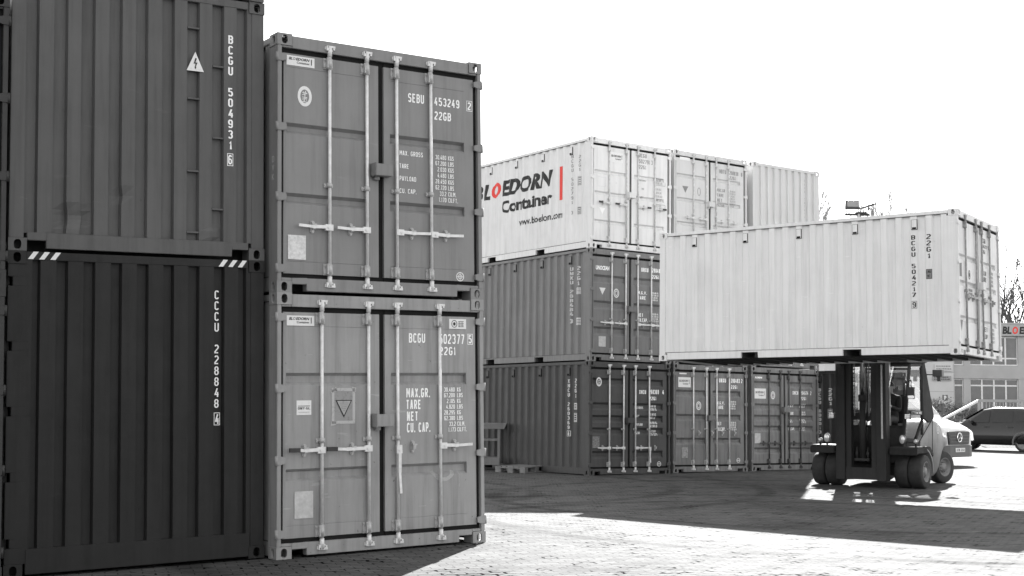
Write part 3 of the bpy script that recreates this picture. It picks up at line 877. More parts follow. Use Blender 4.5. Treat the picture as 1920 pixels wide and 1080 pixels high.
# near stack of two: door ends
c1 = container('mid grey container with taped triangle placard and one lock handle hanging down', PC, P_C1, group=GR,
    bands=((1.803, 1.675), (0.862, 0.734)), rods=(0.490, 1.02, 1.36, 1.875), hz=1.04, handles=((-1, 0.37), (-1, 0.49), (0, 0.47), (1, 0.38)), grips=(1, 1, 0, 0), lock=1.318, groove=True)
badge(c1, 0, .118, .418, 2.268, 2.368)
fl = Flat().text('BCGU', 1.513, 1.711, 2.116, 2.215).text('502377', 1.885, 2.201, 2.108, 2.213).text('5', 2.256, 2.298, 2.118, 2.205).frame(2.243, 2.311, 2.104, 2.219, .006).text('22G1', 1.885, 2.087, 1.989, 2.084)
fl.text('MAX.GR.', 1.478, 1.766, 1.546, 1.643, .02).text('TARE', 1.481, 1.649, 1.425, 1.523, .02).text('NET', 1.485, 1.613, 1.304, 1.402, .02).text('CU. CAP.', 1.484, 1.768, 1.186, 1.286, .02)
for i, (a, b) in enumerate((('30.480', 'KG'), ('67.200', 'LBS'), ('2.185', 'KG'), ('4.820', 'LBS'), ('28.295', 'KG'), ('62.380', 'LBS'), ('33.2', 'CU.M.'), ('1.173', 'CU.FT.'))):
    w = 1.602 - 0.0595*i - (i//2)*0.0015
    fl.line(a, 2.075 + (.01 if i > 5 else 0), w, .046, .62, right=True).line(b, 2.105, w, .046, .62)
front_text(c1, fl, M_WHITE, k=1)
front_text(c1, Flat().rect(2.012, 2.226, 2.270, 2.375), M_STICK, 'sticker', 1, False)
fl = Flat().ellipse(2.075, 2.323, .036, .040, .030, .034).ellipse(2.075, 2.323, .015, .018)
for i in range(4): fl.rect(2.125, 2.195, 2.292+i*.018, 2.297+i*.018)
fl.rect(2.135, 2.139, 2.292, 2.350).rect(2.172, 2.176, 2.292, 2.350)
front_text(c1, fl, M_BLACK, 'lettering', 1, False, .006)
# placard under torn tape
fl = Flat().frame(.612, .878, 1.292, 1.650, .030).poly([(.60, 1.62), (.66, 1.662), (.68, 1.625), (.61, 1.60)]).poly([(.60, 1.272), (.662, 1.284), (.66, 1.325), (.606, 1.32)]).poly([(.84, 1.662), (.890, 1.655), (.888, 1.61), (.85, 1.615)])
front_text(c1, fl, marking('pale_tape', .42), 'tape_frame', 0, False)
front_text(c1, Flat().rect(.640, .850, 1.320, 1.622), marking('grey_placard', .27), 'placard', 0, False, .002)
front_text(c1, Flat().poly([(.748, 1.352), (.842, 1.53), (.654, 1.53)]), M_BLACK, 'warning_triangle', 0, False, .005)
front_text(c1, Flat().poly([(.748, 1.378), (.826, 1.521), (.670, 1.521)]), marking('light_grey_placard', .36), 'warning_triangle', 0, False, .007)
fl = Flat()
for i in range(5): fl.rect(.748-.05+.009*i, .748+.05-.009*i, 1.497-.019*i, 1.502-.019*i)
front_text(c1, fl, M_GREYL, 'lettering', 0, False, .009)
front_text(c1, Flat().rect(.225, .386, 1.388, 1.531), M_STICK, 'sticker', 0, False)
front_text(c1, Flat().rect(.240, .372, 1.474, 1.479).text('DNV·GL', .240, .372, 1.440, 1.466, .0), M_BLACK, 'lettering', 0, False, .006)
front_text(c1, Flat().rect(.245, .366, 1.410, 1.420), marking('pale_grey_print', .55), 'lettering', 0, False, .006)
plate_on(c1, 'data_plate', M_PLATE, c1.doors[0], .203, .405, .380, .642)

arc = []
for r_, sgn in ((.155, 1), (.115, -1)): arc += [(1.93+r_*math.cos(t), .82+r_*math.sin(t)) for t in ([math.radians(200+14*i) for i in range(11)][::sgn])]
sc = Flat()
for i in range(10): sc.add([arc[i], arc[i+1], arc[20-i], arc[21-i]], [(0, 1, 2, 3)])
front_text(c1, sc, marking('scuffed_paint', .37), 'scuff_mark', 1)
for u, w, l, t in ((.52, .60, .05, .006), (.54, .57, .06, .005), (1.50, 1.93, .05, .004), (2.12, .60, .006, .16), (.93, .93, .05, .005), (1.62, .42, .09, .006), (.35, 1.98, .05, .004)):
    front_text(c1, Flat().rect(u, u+l, w, w+t), marking('scuffed_paint', .37), 'scuff_mark', 0 if u < 1.2 else 1)
c2 = container('clean grey container numbered SEBU, on top of the mid grey container beside the dark stack', off(PC, 0, 0.004, H), P_C2, group=GR, groove=True,
    bands=((1.700, 1.592), (0.996, 0.888)), rods=(0.580, 1.01, 1.365, 1.785), hz=0.667, lock=1.298)
badge(c2, 0, .112, .422, 2.283, 2.382)
seal(c2, 0, .313, 1.984, .079, .104)
fl = Flat().text('SEBU', 1.520, 1.716, 2.067, 2.163).text('453249', 1.843, 2.165, 2.068, 2.158).text('2', 2.272, 2.316, 2.066, 2.150).frame(2.257, 2.331, 2.051, 2.166, .005).text('22GB', 1.846, 2.056, 1.914, 2.004)
fl.text('MAX. GROSS', 1.413, 1.699, 1.490, 1.541, .004).text('TARE', 1.412, 1.521, 1.353, 1.402, .004).text('PAYLOAD', 1.412, 1.613, 1.222, 1.272, .004).text('CU. CAP.', 1.411, 1.617, 1.091, 1.139, .004)
for i, (a, b) in enumerate((('30.480', 'KGS'), ('67.200', 'LBS'), ('2.030', 'KGS'), ('4.480', 'LBS'), ('28.450', 'KGS'), ('62.720', 'LBS'), ('33.2', 'CU.M.'), ('1.170', 'CU.FT.'))):
    fl.line(a, 1.99, 1.487-.0650*i, .047, .62, .004, True).line(b, 2.015, 1.487-.0650*i, .047, .62, .004)
front_text(c2, fl, M_WHITE, k=1)
plate_on(c2, 'data_plate', plain('pale_data_plate', .62, .5, .1, var=.25, scale=30), c2.doors[0], .130, .325, .333, .576)
fl = Flat().ellipse(2.158, .240, .050, .050, .040, .040).ellipse(2.158, .240, .027, .027, .019, .019).rect(2.154, 2.162, .195, .285).rect(2.112, 2.204, .236, .244)
front_text(c2, fl, M_STICK, 'seal', 1, False)
lay(Flat().column('DVK', -.10, 1.36, 1.12, .05, .7, .0), 'chalk_mark', marking('chalk', .45), c2.root, 'left', .006)

# dark stack left of it: blind ends
a1 = container('tall charcoal container with hazard stripes along its top edge and white number CCCU', PA, P_A1, HC, 'hatch', group=GR, name='high_container',
    recs=[(.217, .289), (.429, .534), (.673, .781), (.923, 1.029), (1.167, 1.280), (1.421, 1.526), (1.666, 1.776), (1.921, 2.030), (2.168, 2.252)])
end_text(a1, Flat().column('CCCU 228848', 1.967, 2.592, 1.458, .045, .80, .006), M_WHITE)
end_text(a1, Flat().column('4', 1.972, 1.398, 1.303, .040, .98, .010).frame(1.942, 2.003, 1.290, 1.412, .006), M_WHITE)
hz_ = Flat()
for x0 in (.175, 1.965):
    for i in range(3): hz_.poly([(x0+i*.098, 2.822), (x0+.046+i*.098, 2.822), (x0+.095+i*.098, 2.890), (x0+.049+i*.098, 2.890)])
lay(hz_, 'hazard_stripes', M_STICK, a1.root, 'front', .010)
a2 = container('dark grey corrugated container end with lightning warning sign and step rungs', off(PA, .006, .02, HC), P_A2, H, 'end', group=GR,
    recs=[(.137, .251), (.382, .510), (.631, .760), (.890, 1.015), (1.141, 1.261), (1.397, 1.520), (1.644, 1.770), (1.897, 2.018), (2.147, 2.258)])
end_text(a2, Flat().column('BCGU 504931', 2.085, 2.222, 1.088, .050, .80, .014), M_WHITE)
end_text(a2, Flat().column('6', 2.083, 1.030, .938, .040, .98, .014).frame(2.052, 2.114, .922, 1.046, .006), M_WHITE)
for o_ in a2.root.children:                       # two knocks in the lower ribs, and a bent one higher up
    if o_.name.startswith('end_wall') and o_.location.y < 1:
        bm = bmesh.new(); bm.from_mesh(o_.data)
        for z in (.22, .27, .31, .35, .40, .47, .56, .66):
            bmesh.ops.bisect_plane(bm, geom=bm.verts[:]+bm.edges[:]+bm.faces[:], plane_co=(0, 0, z), plane_no=(0, 0, 1))
        for v in bm.verts:
            for cx, cz, rx, rz, a in ((.505, .33, .05, .12, .030), (.625, .33, .06, .09, .028), (1.015, .56, .03, .09, .018), (1.93, .25, .06, .07, -.025)):
                q_ = 1-((v.co.x-cx)/rx)**2-((v.co.z-cz)/rz)**2
                if q_ > 0: v.co.y += a*q_; v.co.x += .02*q_*(1 if a > 0 else 0)
        bm.to_mesh(o_.data); bm.free()
b = MB(); b.prism([(1.636, 1.822), (1.808, 1.822), (1.722, 2.012)], 'y', .004, .008)
b.build('warning_sign', M_STICK, a2.root)
b = Flat().poly([(1.722, 1.952), (1.736, 1.945), (1.722, 1.905), (1.742, 1.908), (1.726, 1.862), (1.732, 1.862), (1.722, 1.838), (1.712, 1.864), (1.718, 1.864), (1.724, 1.896), (1.704, 1.892)])
lay(b, 'lightning_mark', M_BLACK, a2.root, 'front', .004, lift=.003)
for x0, x1, zs in ((1.650, 1.766, (2.249, 1.554, .845, .250)), (1.903, 2.014, (1.896, 1.188, .487))):
    for z in zs:
        rb = MB(); rb.box(x0, x1, .016, .055, z-.008, z+.008); rb.build('step_rung', P_A2, a2.root)
container('slate container whose bottom edge just shows above the lightning sign container', off(PA, -.01, .0, HC+H+.004), P_A3, H, 'end', group=GR)
PA0 = off(PA, -W-.035, -.10, 0)
container('black grey container at the left picture edge, lower of its pair', PA0, P_A0, H, 'door', group=GR)
container('black grey container at the left picture edge, upper of its pair', off(PA0, 0, 0, H), P_A0, H, 'door', group=GR)

# back row, three columns of door ends
b1 = container('deep grey container with five pressed door ribs, bottom of the three high corner stack', PB, P_BB, group=GR,
    bands=((2.211, 2.03), (1.653, 1.475), (1.367, 1.19), (1.086, .91), (.554, .375)), rods=(.590, 1.010, 1.365, 1.785), hz=.618, handles=((-1, .36), (-1, .36), (1, .38), (0, .34)), lock=1.25)
seal(b1, 0, .297, 2.118, .080, .105)
fl = Flat().text('XHCU', 1.496, 1.703, 1.866, 1.960, .03).text('260369', 1.804, 2.10, 1.870, 1.972, .03).text('4', 2.20, 2.255, 1.870, 1.972, .03).text('22G1', 1.805, 2.017, 1.724, 1.820, .03)
for i, (a, bq) in enumerate((('MAX GROSS', ('30.480 KG', '67.200 LB')), ('TARE', ('2.180 KG', '4.806 LB')), ('PAYLOAD', ('28.300 KG', '62.390 LB')), ('CU.CAP', ('33.2 CU.M', '1.172 CU.FT')))):
    fl.line(a, 1.40, 1.52-.195*i, .055, .6, .02)
    for j in (0, 1): fl.line(bq[j], 1.83, 1.56-.195*i-.075*j, .055, .55, .02)
front_text(b1, fl, M_WHITE, k=1)
plate_on(b1, 'data_plate', plain('rusty_data_plate', .22, .6, .1, var=.7, scale=40), b1.doors[0], .117, .318, .618, .879)
front_text(b1, Flat().ellipse(2.11, .243, .062, .058, .048, .044).rect(2.07, 2.15, .235, .252), M_STICK, 'seal', 1, False)
fl = Flat().column('XHCU 260369', -.785, 2.180, 1.035, .07, .76, .012).column('4', -.785, .985, .885, .06, .95, .03).frame(-.84, -.735, .87, 1.0, .010).column('22G1', -.52, 2.19, 1.755, .07, .76, .012)
for a, bq in ((1.484, 1.633), (1.20, 1.403)):
    fl.frame(-.575, -.475, a, bq, .012)
    for j in range(4): fl.rect(-.560, -.49, a+.02+j*(bq-a)*.23, a+.035+j*(bq-a)*.23)
side_text(b1, fl, M_DULLW)

b2 = container('stone grey ribbed container in the middle of the corner stack, under the white lettered one', off(PB, .02, 0, H), P_BM, group=GR,
    bands=((1.989, 1.785), (1.391, 1.19), (.794, .59)), rods=(.622, 1.040, 1.405, 1.820), hz=.885, lock=1.23)
front_text(b2, Flat().text('UNOCEAN', .165, .567, 2.095, 2.195, .05, .1), M_WHITE, k=0)
triangle_down(b2, 0, .362, 1.688, 1.526, .092)
front_text(b2, Flat().ellipse(.775, 1.585, .082, .105, .060, .078).ellipse(.775, 1.585, .046, .062, .030, .042), M_STICK, 'seal', 0, False)
fl = Flat().text('UNXU', 1.528, 1.748, 2.139, 2.238, .03).text('288484', 1.866, 2.15, 2.145, 2.245, .03).text('3', 2.21, 2.255, 2.145, 2.245, .03).text('22G1', 1.866, 2.073, 1.998, 2.095, .03)
for s, a, z in (('M.G.W.', 1.70, 1.595), ('TARE', 1.66, 1.482), ('NET', 1.58, 1.075), ('CU.CAP.', 1.73, .960)): fl.text(s, 1.432, a, z, z+.085, .03)
for i, s in enumerate(('30.480 KG', '67.200 LB', '2.200 KG', '4.850 LB')): fl.line(s, 1.87, 1.635-.055*i, .042, .62, .02)
for i, s in enumerate(('28.280 KG', '62.350 LB', '33.2 CU.M', '1.172 CU.FT')): fl.line(s, 1.87, 1.135-.055*i, .042, .62, .02)
front_text(b2, fl, M_WHITE, k=1)
plate_on(b2, 'data_plate', M_PLATE, b2.doors[0], .255, .464, .333, .569)
fl = Flat().column('UNXU 288484', -.757, 2.193, 1.06, .07, .76, .012).column('3', -.757, .985, .885, .06, .95, .03).column('22G1', -.484, 2.20, 1.756, .07, .76, .012)
for a, bq in ((1.551, 1.702), (.838, 1.003)):
    fl.frame(-.545, -.435, a, bq, .012)
    for j in range(4): fl.rect(-.530, -.45, a+.02+j*(bq-a)*.23, a+.04+j*(bq-a)*.23)
side_text(b2, fl, M_DULLW)

b3 = container('white container with large black and red company lettering, top of the corner stack', off(PB, .03, .01, 2*H), P_WH, group=GR, rib=.034,
    bands=((1.835, 1.735), (1.338, 1.240), (.673, .575)), rods=(.532, 1.052, 1.405, 1.922), hz=1.07, grips=(1, 1, 1, 1), handles=((-1, .33), (-1, .36), (1, .37), (1, .33)), lock=1.316, rodmat=plain('grey_rod_paint', .55, .5, var=.3, scale=15))
front_text(b3, Flat().rect(.575, .960, 2.065, 2.295), M_STICK, 'sticker', 0, False)
front_text(b3, Flat().text('BLOEDORN', .60, .90, 2.185, 2.235, .03, .25).rect(.915, .925, 2.14, 2.25).text('Container', .72, .90, 2.125, 2.165, .02), M_BLACK, 'lettering', 0, False, .005)
fl = Flat().text('BCGU', 1.445, 1.680, 2.268, 2.365).text('502791', 1.445, 1.78, 2.130, 2.235).text('3', 1.83, 1.868, 2.130, 2.235).text('22G1', 1.445, 1.661, 1.995, 2.095)
fl.line('MAX.GROSS', 1.46, 1.70, .045, .6, 0).line('TARE', 1.52, 1.50, .045, .6, 0).line('NET', 1.52, 1.30, .045, .6, 0).line('CU.CAP.', 1.46, 1.03, .045, .6, 0)
for i, s in enumerate(('30.480 KGS', '67.200 LBS')): fl.line(s, 1.955, 1.755-.075*i, .05, .55, 0)
for i, s in enumerate(('2.185 KGS', '4.820 LBS', '28.295 KGS', '62.380 LBS')): fl.line(s, 1.955, 1.535-.085*i, .05, .55, 0)
for i, s in enumerate(('33.2 CU.M.', '1.172 CU.FT')): fl.line(s, 1.955, 1.14-.07*i, .05, .55, 0)
fl.frame(1.94, 2.268, 1.655, 1.825, .008).frame(1.94, 2.268, 1.05, 1.20, .008)
front_text(b3, fl, M_GREYL, k=1)
triangle_down(b3, 0, .343, .955, .800, .088, marking('faded_white', .86))
fl = Flat().frame(.21, .44, 1.45, 1.67, .006).line('UIC', .74, 1.56, .03, .6, 0)
front_text(b3, fl, marking('pale_grey_print', .55), k=0)
fl = Flat().text('B', -4.97, -4.55, 1.632, 2.030, .046, .22).text('L', -4.49, -4.18, 1.632, 2.030, .046, .22)
fl.text('EDORN', -3.68, -1.535, 1.632, 2.035, .046, .22).text('Container', -3.68, -1.545, 1.205, 1.520, .04).text('www.bloedorn.com', -2.93, -1.135, .815, .985, .02)
side_text(b3, fl, M_BLACK)
side_text(b3, Flat().text('O', -4.11, -3.74, 1.632, 2.030, .046, .22).rect(-1.265, -1.140, 1.250, 2.056), M_RED, 'red_lettering')
fl = Flat().column('BCGU 502791', -.752, 2.26, 1.09, .06, .72, .0).column('3', -.752, .93, .85, .05, .95, 0).column('22G1', -.47, 2.216, 1.84, .06, .72, 0)
for a, bq in ((1.505, 1.714), (.822, .994)):
    fl.frame(-.53, -.43, a, bq, .010)
    for j in range(4): fl.rect(-.515, -.445, a+.02+j*(bq-a)*.23, a+.042+j*(bq-a)*.23)
side_text(b3, fl, M_GREYL)

X2, X3 = 2.58, 5.19
b4 = container('dusty grey container without lock levers, bottom of the middle back stack', off(PB, X2, .05, .02), P_B2, group=GR,
    bands=((1.977, 1.81), (1.399, 1.23), (.836, .67)), rods=(.640, 1.068, 1.403, 1.821), hz=.945, handles=(None,)*4, lock=1.308)
front_text(b4, Flat().rect(.175, .575, 2.035, 2.274), M_STICK, 'sticker', 0, False)
front_text(b4, Flat().text('BLOEDORN', .205, .50, 2.165, 2.215, .03, .25).rect(.525, .535, 2.11, 2.22).text('Container', .32, .50, 2.10, 2.14, .02), M_BLACK, 'lettering', 0, False, .005)
front_text(b4, Flat().rect(.21, .44, 2.345, 2.375), M_STICK, 'sticker', 0, False)
front_text(b4, Flat().ellipse(.83, 1.60, .082, .105, .060, .078).ellipse(.83, 1.60, .046, .062, .030, .042), M_STICK, 'seal', 0, False)
fl = Flat().text('UNXU', 1.504, 1.735, 2.177, 2.278, .03).text('280483', 1.904, 2.20, 2.177, 2.280, .03).text('2', 2.25, 2.29, 2.177, 2.28, .03).text('22G1', 1.904, 2.115, 2.030, 2.128, .03)
for s, a, z in (('M.G.W.', 1.68, 1.632), ('TARE', 1.64, 1.53), ('NET', 1.57, 1.135), ('CU.CAP.', 1.708, 1.002)): fl.text(s, 1.427, a, z, z+.085, .03)
for i, s in enumerate(('30.480 KG', '67.200 LB', '2.200 KG', '4.850 LB')): fl.line(s, 1.885, 1.69-.055*i, .042, .62, .02)
for i, s in enumerate(('28.280 KG', '62.350 LB', '33.2 CU.M', '1.172 CU.FT')): fl.line(s, 1.885, 1.18-.055*i, .042, .62, .02)
front_text(b4, fl, M_WHITE, k=1)
plate_on(b4, 'data_plate', plain('dull_plate', .30, .6, .1, var=.5, scale=30), b4.doors[0], .282, .481, .360, .608)
front_text(b4, Flat().ellipse(2.144, .285, .060, .056, .046, .042).rect(2.10, 2.19, .277, .293), M_STICK, 'seal', 1, False)
container('grey container halfway up the middle back stack, hidden behind the lifted white one', off(PB, X2, .05, .02+H), P_BM, group=GR)
b5 = container('light container with grey downward triangle on its left door, top of the middle stack', off(PB, X2, .03, .02+2*H), P_WL, group=GR,
    bands=((2.025, 1.92), (1.439, 1.335), (.854, .75)), rods=(.635, 1.054, 1.389, 1.806), hz=.95, lock=1.338, handles=((-1, .30), (-1, .30), (1, .30), (1, .30)), rodmat=plain('grey_rod_paint', .55))
triangle_down(b5, 0, .38, 1.72, 1.555, .098, M_GREYL)
front_text(b5, Flat().ellipse(.83, 1.63, .055, .10, .040, .085), M_GREYL, 'seal', 0, False)
front_text(b5, Flat().rect(.20, .53, 2.355, 2.43), M_STICK, 'sticker', 0, False)
fl = Flat().text('HBTU', 1.514, 1.740, 2.165, 2.268, .02).text('298838', 1.854, 2.16, 2.165, 2.262, .02).text('8', 2.25, 2.30, 2.165, 2.262, .02).text('22G1', 1.854, 2.069, 2.045, 2.14, .02)
for s, a, z in (('MAX.GR', 1.70, 1.70), ('TARE', 1.65, 1.575), ('NET', 1.60, 1.45), ('CU.CAP', 1.71, 1.325)): fl.text(s, 1.432, a, z, z+.08, .02)
for i, s in enumerate(('30.480 KG', '67.200 LB', '2.250 KG', '4.960 LB', '28.230 KG', '62.240 LB', '33.2 CU.M')): fl.line(s, 1.862, 1.725-.062*i, .045, .6, .0)
front_text(b5, fl, M_GREYL, k=1)

b6 = container('faded grey container with dark painted lock rods, bottom of the stack beside the forklift', off(PB, X3, .08, .03), P_B3, group=GR,
    bands=((2.243, 2.075), (1.680, 1.51), (1.399, 1.23), (1.132, .965), (.587, .42)), rods=(.610, 1.022, 1.328, 1.742), hz=.69, lock=1.53, rodmat=M_RODD)
front_text(b6, Flat().rect(.13, .525, 1.799, 2.051), M_STICK, 'sticker', 0, False)
front_text(b6, Flat().text('BLOEDORN', .16, .45, 1.93, 1.985, .03, .25).rect(.475, .485, 1.88, 1.99).text('Container', .27, .45, 1.865, 1.905, .02), M_BLACK, 'lettering', 0, False, .005)
front_text(b6, Flat().text('FLORENS', .15, .40, 2.30, 2.345, .06, .1), M_WHITE, k=0)
front_text(b6, Flat().ellipse(.775, 1.89, .075, .10, .054, .074).ellipse(.775, 1.89, .042, .058, .028, .04), M_STICK, 'seal', 0, False)
fl = Flat().text('XHCU', 1.481, 1.687, 1.92, 2.012, .03).text('204674', 1.771, 2.05, 1.92, 2.016, .03).text('2', 2.13, 2.17, 1.92, 2.016, .03).text('22G1', 1.770, 1.977, 1.785, 1.878, .03)
for i, (s, q_) in enumerate((('M.G.W.', ('30.480 KG', '67.200 LB')), ('TARE', ('2.180 KG', '4.806 LB')), ('NET', ('28.300 KG', '62.390 LB')), ('CU.CAP.', ('33.2 CU.M', '1.172 CU.FT')))):
    fl.line(s, 1.366, 1.60-.195*i, .075, .6, .03)
    for j in (0, 1): fl.line(q_[j], 1.77, 1.645-.195*i-.055*j, .046, .6, .02)
front_text(b6, fl, M_WHITE, k=1)
plate_on(b6, 'data_plate', M_PLATE, b6.doors[0], .13, .325, .690, .936)
container('grey container halfway up the right back stack, hidden behind the lifted white one', off(PB, X3, .08, .03+H), P_BM, group=GR)
b7 = container('pale corrugated container end with a dotted vertical number, top of the right stack', off(PB, X3+.05, .05, .03+2*H), P_WL, H, 'end', group=GR, recs=end_recs(.19, .242, .118, 9))
end_text(b7, Flat().column('BCGU 505055 4', 1.905, 2.33, 1.10, .06, .7, .0), M_GREYL)
# dark one behind the forklift mast
b8 = container('dark container standing behind the forklift mast', off(PB, 7.6, -.75, .0), P_A0, group=GR)
fl = Flat().column('BCGU 800013 8', -.80, 2.13, .75, .09, .78, .03).column('22G1', -.46, 2.13, 1.70, .085, .78, .03).frame(-.53, -.41, 1.36, 1.60, .012)
for j in range(4): fl.rect(-.51, -.43, 1.385+j*.052, 1.41+j*.052)
side_text(b8, fl, marking('dull_white_lettering', .42))

# the lifted container
d1 = container('long worn white container lifted in the air by the forklift', PD, P_WD, group=GR, rib=.036,
    bands=((1.804, 1.70), (1.337, 1.235), (.704, .60)), rods=(.40, 1.00, 1.335, 1.80), hz=1.06, lock=1.30, rodmat=plain('worn_grey_rod', .30, .5, var=.4, scale=15), handles=((1, .40), (-1, .45), (1, .42), None), catches=True)
fl = Flat().column('BCGU 504217', -.815, 2.165, 1.045, .075, .76, .010).column('9', -.815, .955, .855, .065, .95, .010).frame(-.865, -.765, .838, .972, .006).column('22G1', -.535, 2.165, 1.73, .085, .78, .010)
side_text(d1, fl, M_BLACK)
side_text(d1, Flat().rect(-.598, -.480, 1.356, 1.535), M_GREYL, 'number_plate')
lay(Flat().line('LM6', -.585, 1.46, .05, .6, .02).line('mt', -.565, 1.385, .05, .6, .02).frame(-.594, -.484, 1.36, 1.531, .008), 'lettering', M_BLACK, d1.root, 'left', d1.side_x, d1.side, 'u', .006)
fl = Flat().text('BCGU', 1.42, 1.64, 2.15, 2.24).text('504217', 1.42, 1.74, 2.06, 2.13).text('9', 1.80, 1.84, 2.06, 2.13).text('22G1', 1.42, 1.62, 1.955, 2.03)
for s, z in (('MAX.GR', 1.545), ('TARE', 1.43), ('NET', .50), ('CU.CAP', .37)): fl.text(s, 1.40, 1.65, z, z+.085, .015)
for z in (1.60, 1.525, 1.45, 1.375, .54, .465, .39, .315): fl.line('30.480 KG' if z > 1 else '28.295 KG', 1.87, z, .05, .55, .01)
front_text(d1, fl, M_BLACK, k=1)
front_text(d1, Flat().rect(.12, .245, 1.395, 1.640), M_GREYL, 'placard', 0, False)
front_text(d1, Flat().ellipse(.66, 1.47, .055, .085, .040, .068).ellipse(.66, 1.47, .022, .04), M_BLACK, 'seal', 0, False)
front_text(d1, Flat().rect(.60, .82, 1.165, 1.215).rect(.60, .82, 1.10, 1.15), M_GREYL, 'lettering', 0, False)
triangle_down(d1, 0, .18, .62, .42, .07, M_GREYL)

# unseen stack added left of the photographer to shade the left row
for i in range(3):
    container(('charcoal', 'middle charcoal', 'upper charcoal')[i]+' container of the unseen stack added for shade beside the photographer', Matrix.Translation((-7.5, .4, -.07+i*H)), P_A1, H, 'door', group=GR, vents=0)

# ------------------------------------------------------------------ forklift
def wheel(parent, c, r, w, rim_r, steer=0.0, rimmat=None, holes=8, name='wheel', out=1):
    b = MB()
    b.lathe([(-w/2, rim_r), (-w/2, r*.90), (-w/2+.012, r*.965), (-w/2+.04, r), (w/2-.04, r), (w/2-.012, r*.965), (w/2, r*.90), (w/2, rim_r)], 'x', n=36)
    o = b.build(name, M_TYRE, parent, loc=c, rot=(0, 0, steer))
    rb = MB(); s = out
    e = s*w/2
    rb.lathe([(e, rim_r), (e+s*.006, rim_r*.95), (e-s*.05, rim_r*.86), (e-s*.07, rim_r*.55), (e-s*.02, rim_r*.45), (e-s*.01, rim_r*.2), (e-s*.012, 0.001)], 'x', n=32)
    for i in range(holes):
        t = 2*PI*i/holes
        rb.tube((e-s*.062, math.cos(t)*rim_r*.5, math.sin(t)*rim_r*.5), (e-s*.02, math.cos(t)*rim_r*.5, math.sin(t)*rim_r*.5), rim_r*.06, n=8)
    rb.lathe([(-e, rim_r), (-e*.6, rim_r*.9), (-e*.6, 0.001)], 'x', n=24)
    rb.build('rim', rimmat or M_RIM, o)
    return o
M_TYRE = plain('tyre_rubber', 0.030, 0.8, var=0.35, scale=9)
M_RIM = plain('grey_rim', 0.16, 0.5, 0.3, var=0.3, scale=14)
M_MAST = painted('mast_black_paint', 0.030, 0.6, 0.5, 0.4, spec=.2)
M_FB = painted('forklift_dark_paint', 0.030, 0.7, 0.4, 0.3, spec=.12)
M_FC = painted('forklift_light_paint', 0.19, 0.5, 0.3, 0.2)
M_CHROME = plain('chrome_rod', 0.85, 0.12, 1.0, var=0.05)
M_LAMP = plain('lamp_lens', 0.75, 0.15, 0.4, var=0.3, scale=60)
M_CAB = glass('cab_glass', 0.72, 0.03)
M_CAB2 = glass('lower_cab_glass', 0.33, 0.03)
FKM = Matrix.Translation((2.97132, 27.37501, 0.0)) @ Matrix.Rotation(-0.63069, 4, 'Z') @ Matrix.Translation((3.2, 3.0, 0.0))
fk = thing('forklift', 'dark heavy forklift with twin front tyres carrying the lifted white container', 'forklift', FKM)
for x, o in ((-1.03, -1), (-.735, 1), (.725, -1), (1.005, 1)): wheel(fk, (x, .10, .335), .335, .272, .205, 0, out=o)
wheel(fk, (.62, 2.45, .345), .345, .25, .20, -.30, out=1, holes=10); wheel(fk, (-.62, 2.45, .345), .345, .25, .20, -.30, out=-1, holes=10)
b = MB(); b.box(-.9, .9, .02, .18, .24, .44); b.box(-.5, .5, .1, 2.6, .28, .45); b.box(-.55, .55, 2.38, 2.52, .27, .42); b.build('chassis', M_FB, fk)
for x0, x1 in ((-1.13, -.60), (.55, 1.12)):
    b = MB(); b.prism([(-.36, .66), (-.36, .79), (-.30, .83), (.42, .83), (.60, .70), (.60, .62), (.38, .70), (-.28, .70)], 'x', x0, x1); b.build('fender', M_FB, fk, bevel=.012)
# mast
for s in (-1, 1):
    b = MB(); xo = s*.525; xi = s*.33
    b.box(min(xo, xo-s*.03), max(xo, xo-s*.03), -.46, -.24, .15, 3.30); b.box(min(xo, xi), max(xo, xi), -.46, -.425, .15, 3.30); b.box(min(xo, xi), max(xo, xi), -.275, -.24, .15, 3.30)
    b.build('mast_channel', M_MAST, fk, bevel=.006)
    b = MB(); xo = s*.325; xi = s*.21
    b.box(min(xo, xo-s*.028), max(xo, xo-s*.028), -.42, -.28, .40, 4.1); b.box(min(xo, xi), max(xo, xi), -.42, -.395, .40, 4.1); b.box(min(xo, xi), max(xo, xi), -.305, -.28, .40, 4.1)
    b.build('inner_mast_channel', M_MAST, fk, bevel=.005)
for x0, x1, y0, y1, z0, z1 in ((-.32, .33, -.455, -.42, .16, .40), (-.52, .52, -.27, -.22, 1.35, 1.50), (-.52, .52, -.27, -.22, 3.15, 3.30), (-.32, .32, -.40, -.36, 3.95, 4.1)):
    b = MB(); b.box(x0, x1, y0, y1, z0, z1); b.build('mast_crossbar', M_MAST, fk, bevel=.005)
b = MB(); b.tube((0, -.33, .52), (0, -.33, 1.82), .065, n=16); b.tube((0, -.33, 1.72), (0, -.33, 1.86), .085, n=16); b.cbox((0, -.36, .555), (.30, .10, .05))
for x in (-.115, .115): b.tube((x, -.36, .54), (x, -.36, .80), .020, n=8); b.cbox((x, -.36, .68), (.05, .05, .05))
cy = b.build('lift_cylinder', M_MAST, fk)
b = MB(); b.tube((0, -.33, 1.82), (0, -.33, 4.0), .040, n=16); b.build('piston_rod', M_CHROME, cy)
for x in (-.165, .14):
    b = MB()
    for i in range(64):
        z = 1.45 + i*.04
        b.cbox((x, -.345, z), (.030 if i % 2 else .018, .014, .036))
    b.build('lift_chain', plain('greased_chain', .10, .35, .6, var=.4, scale=60), fk)
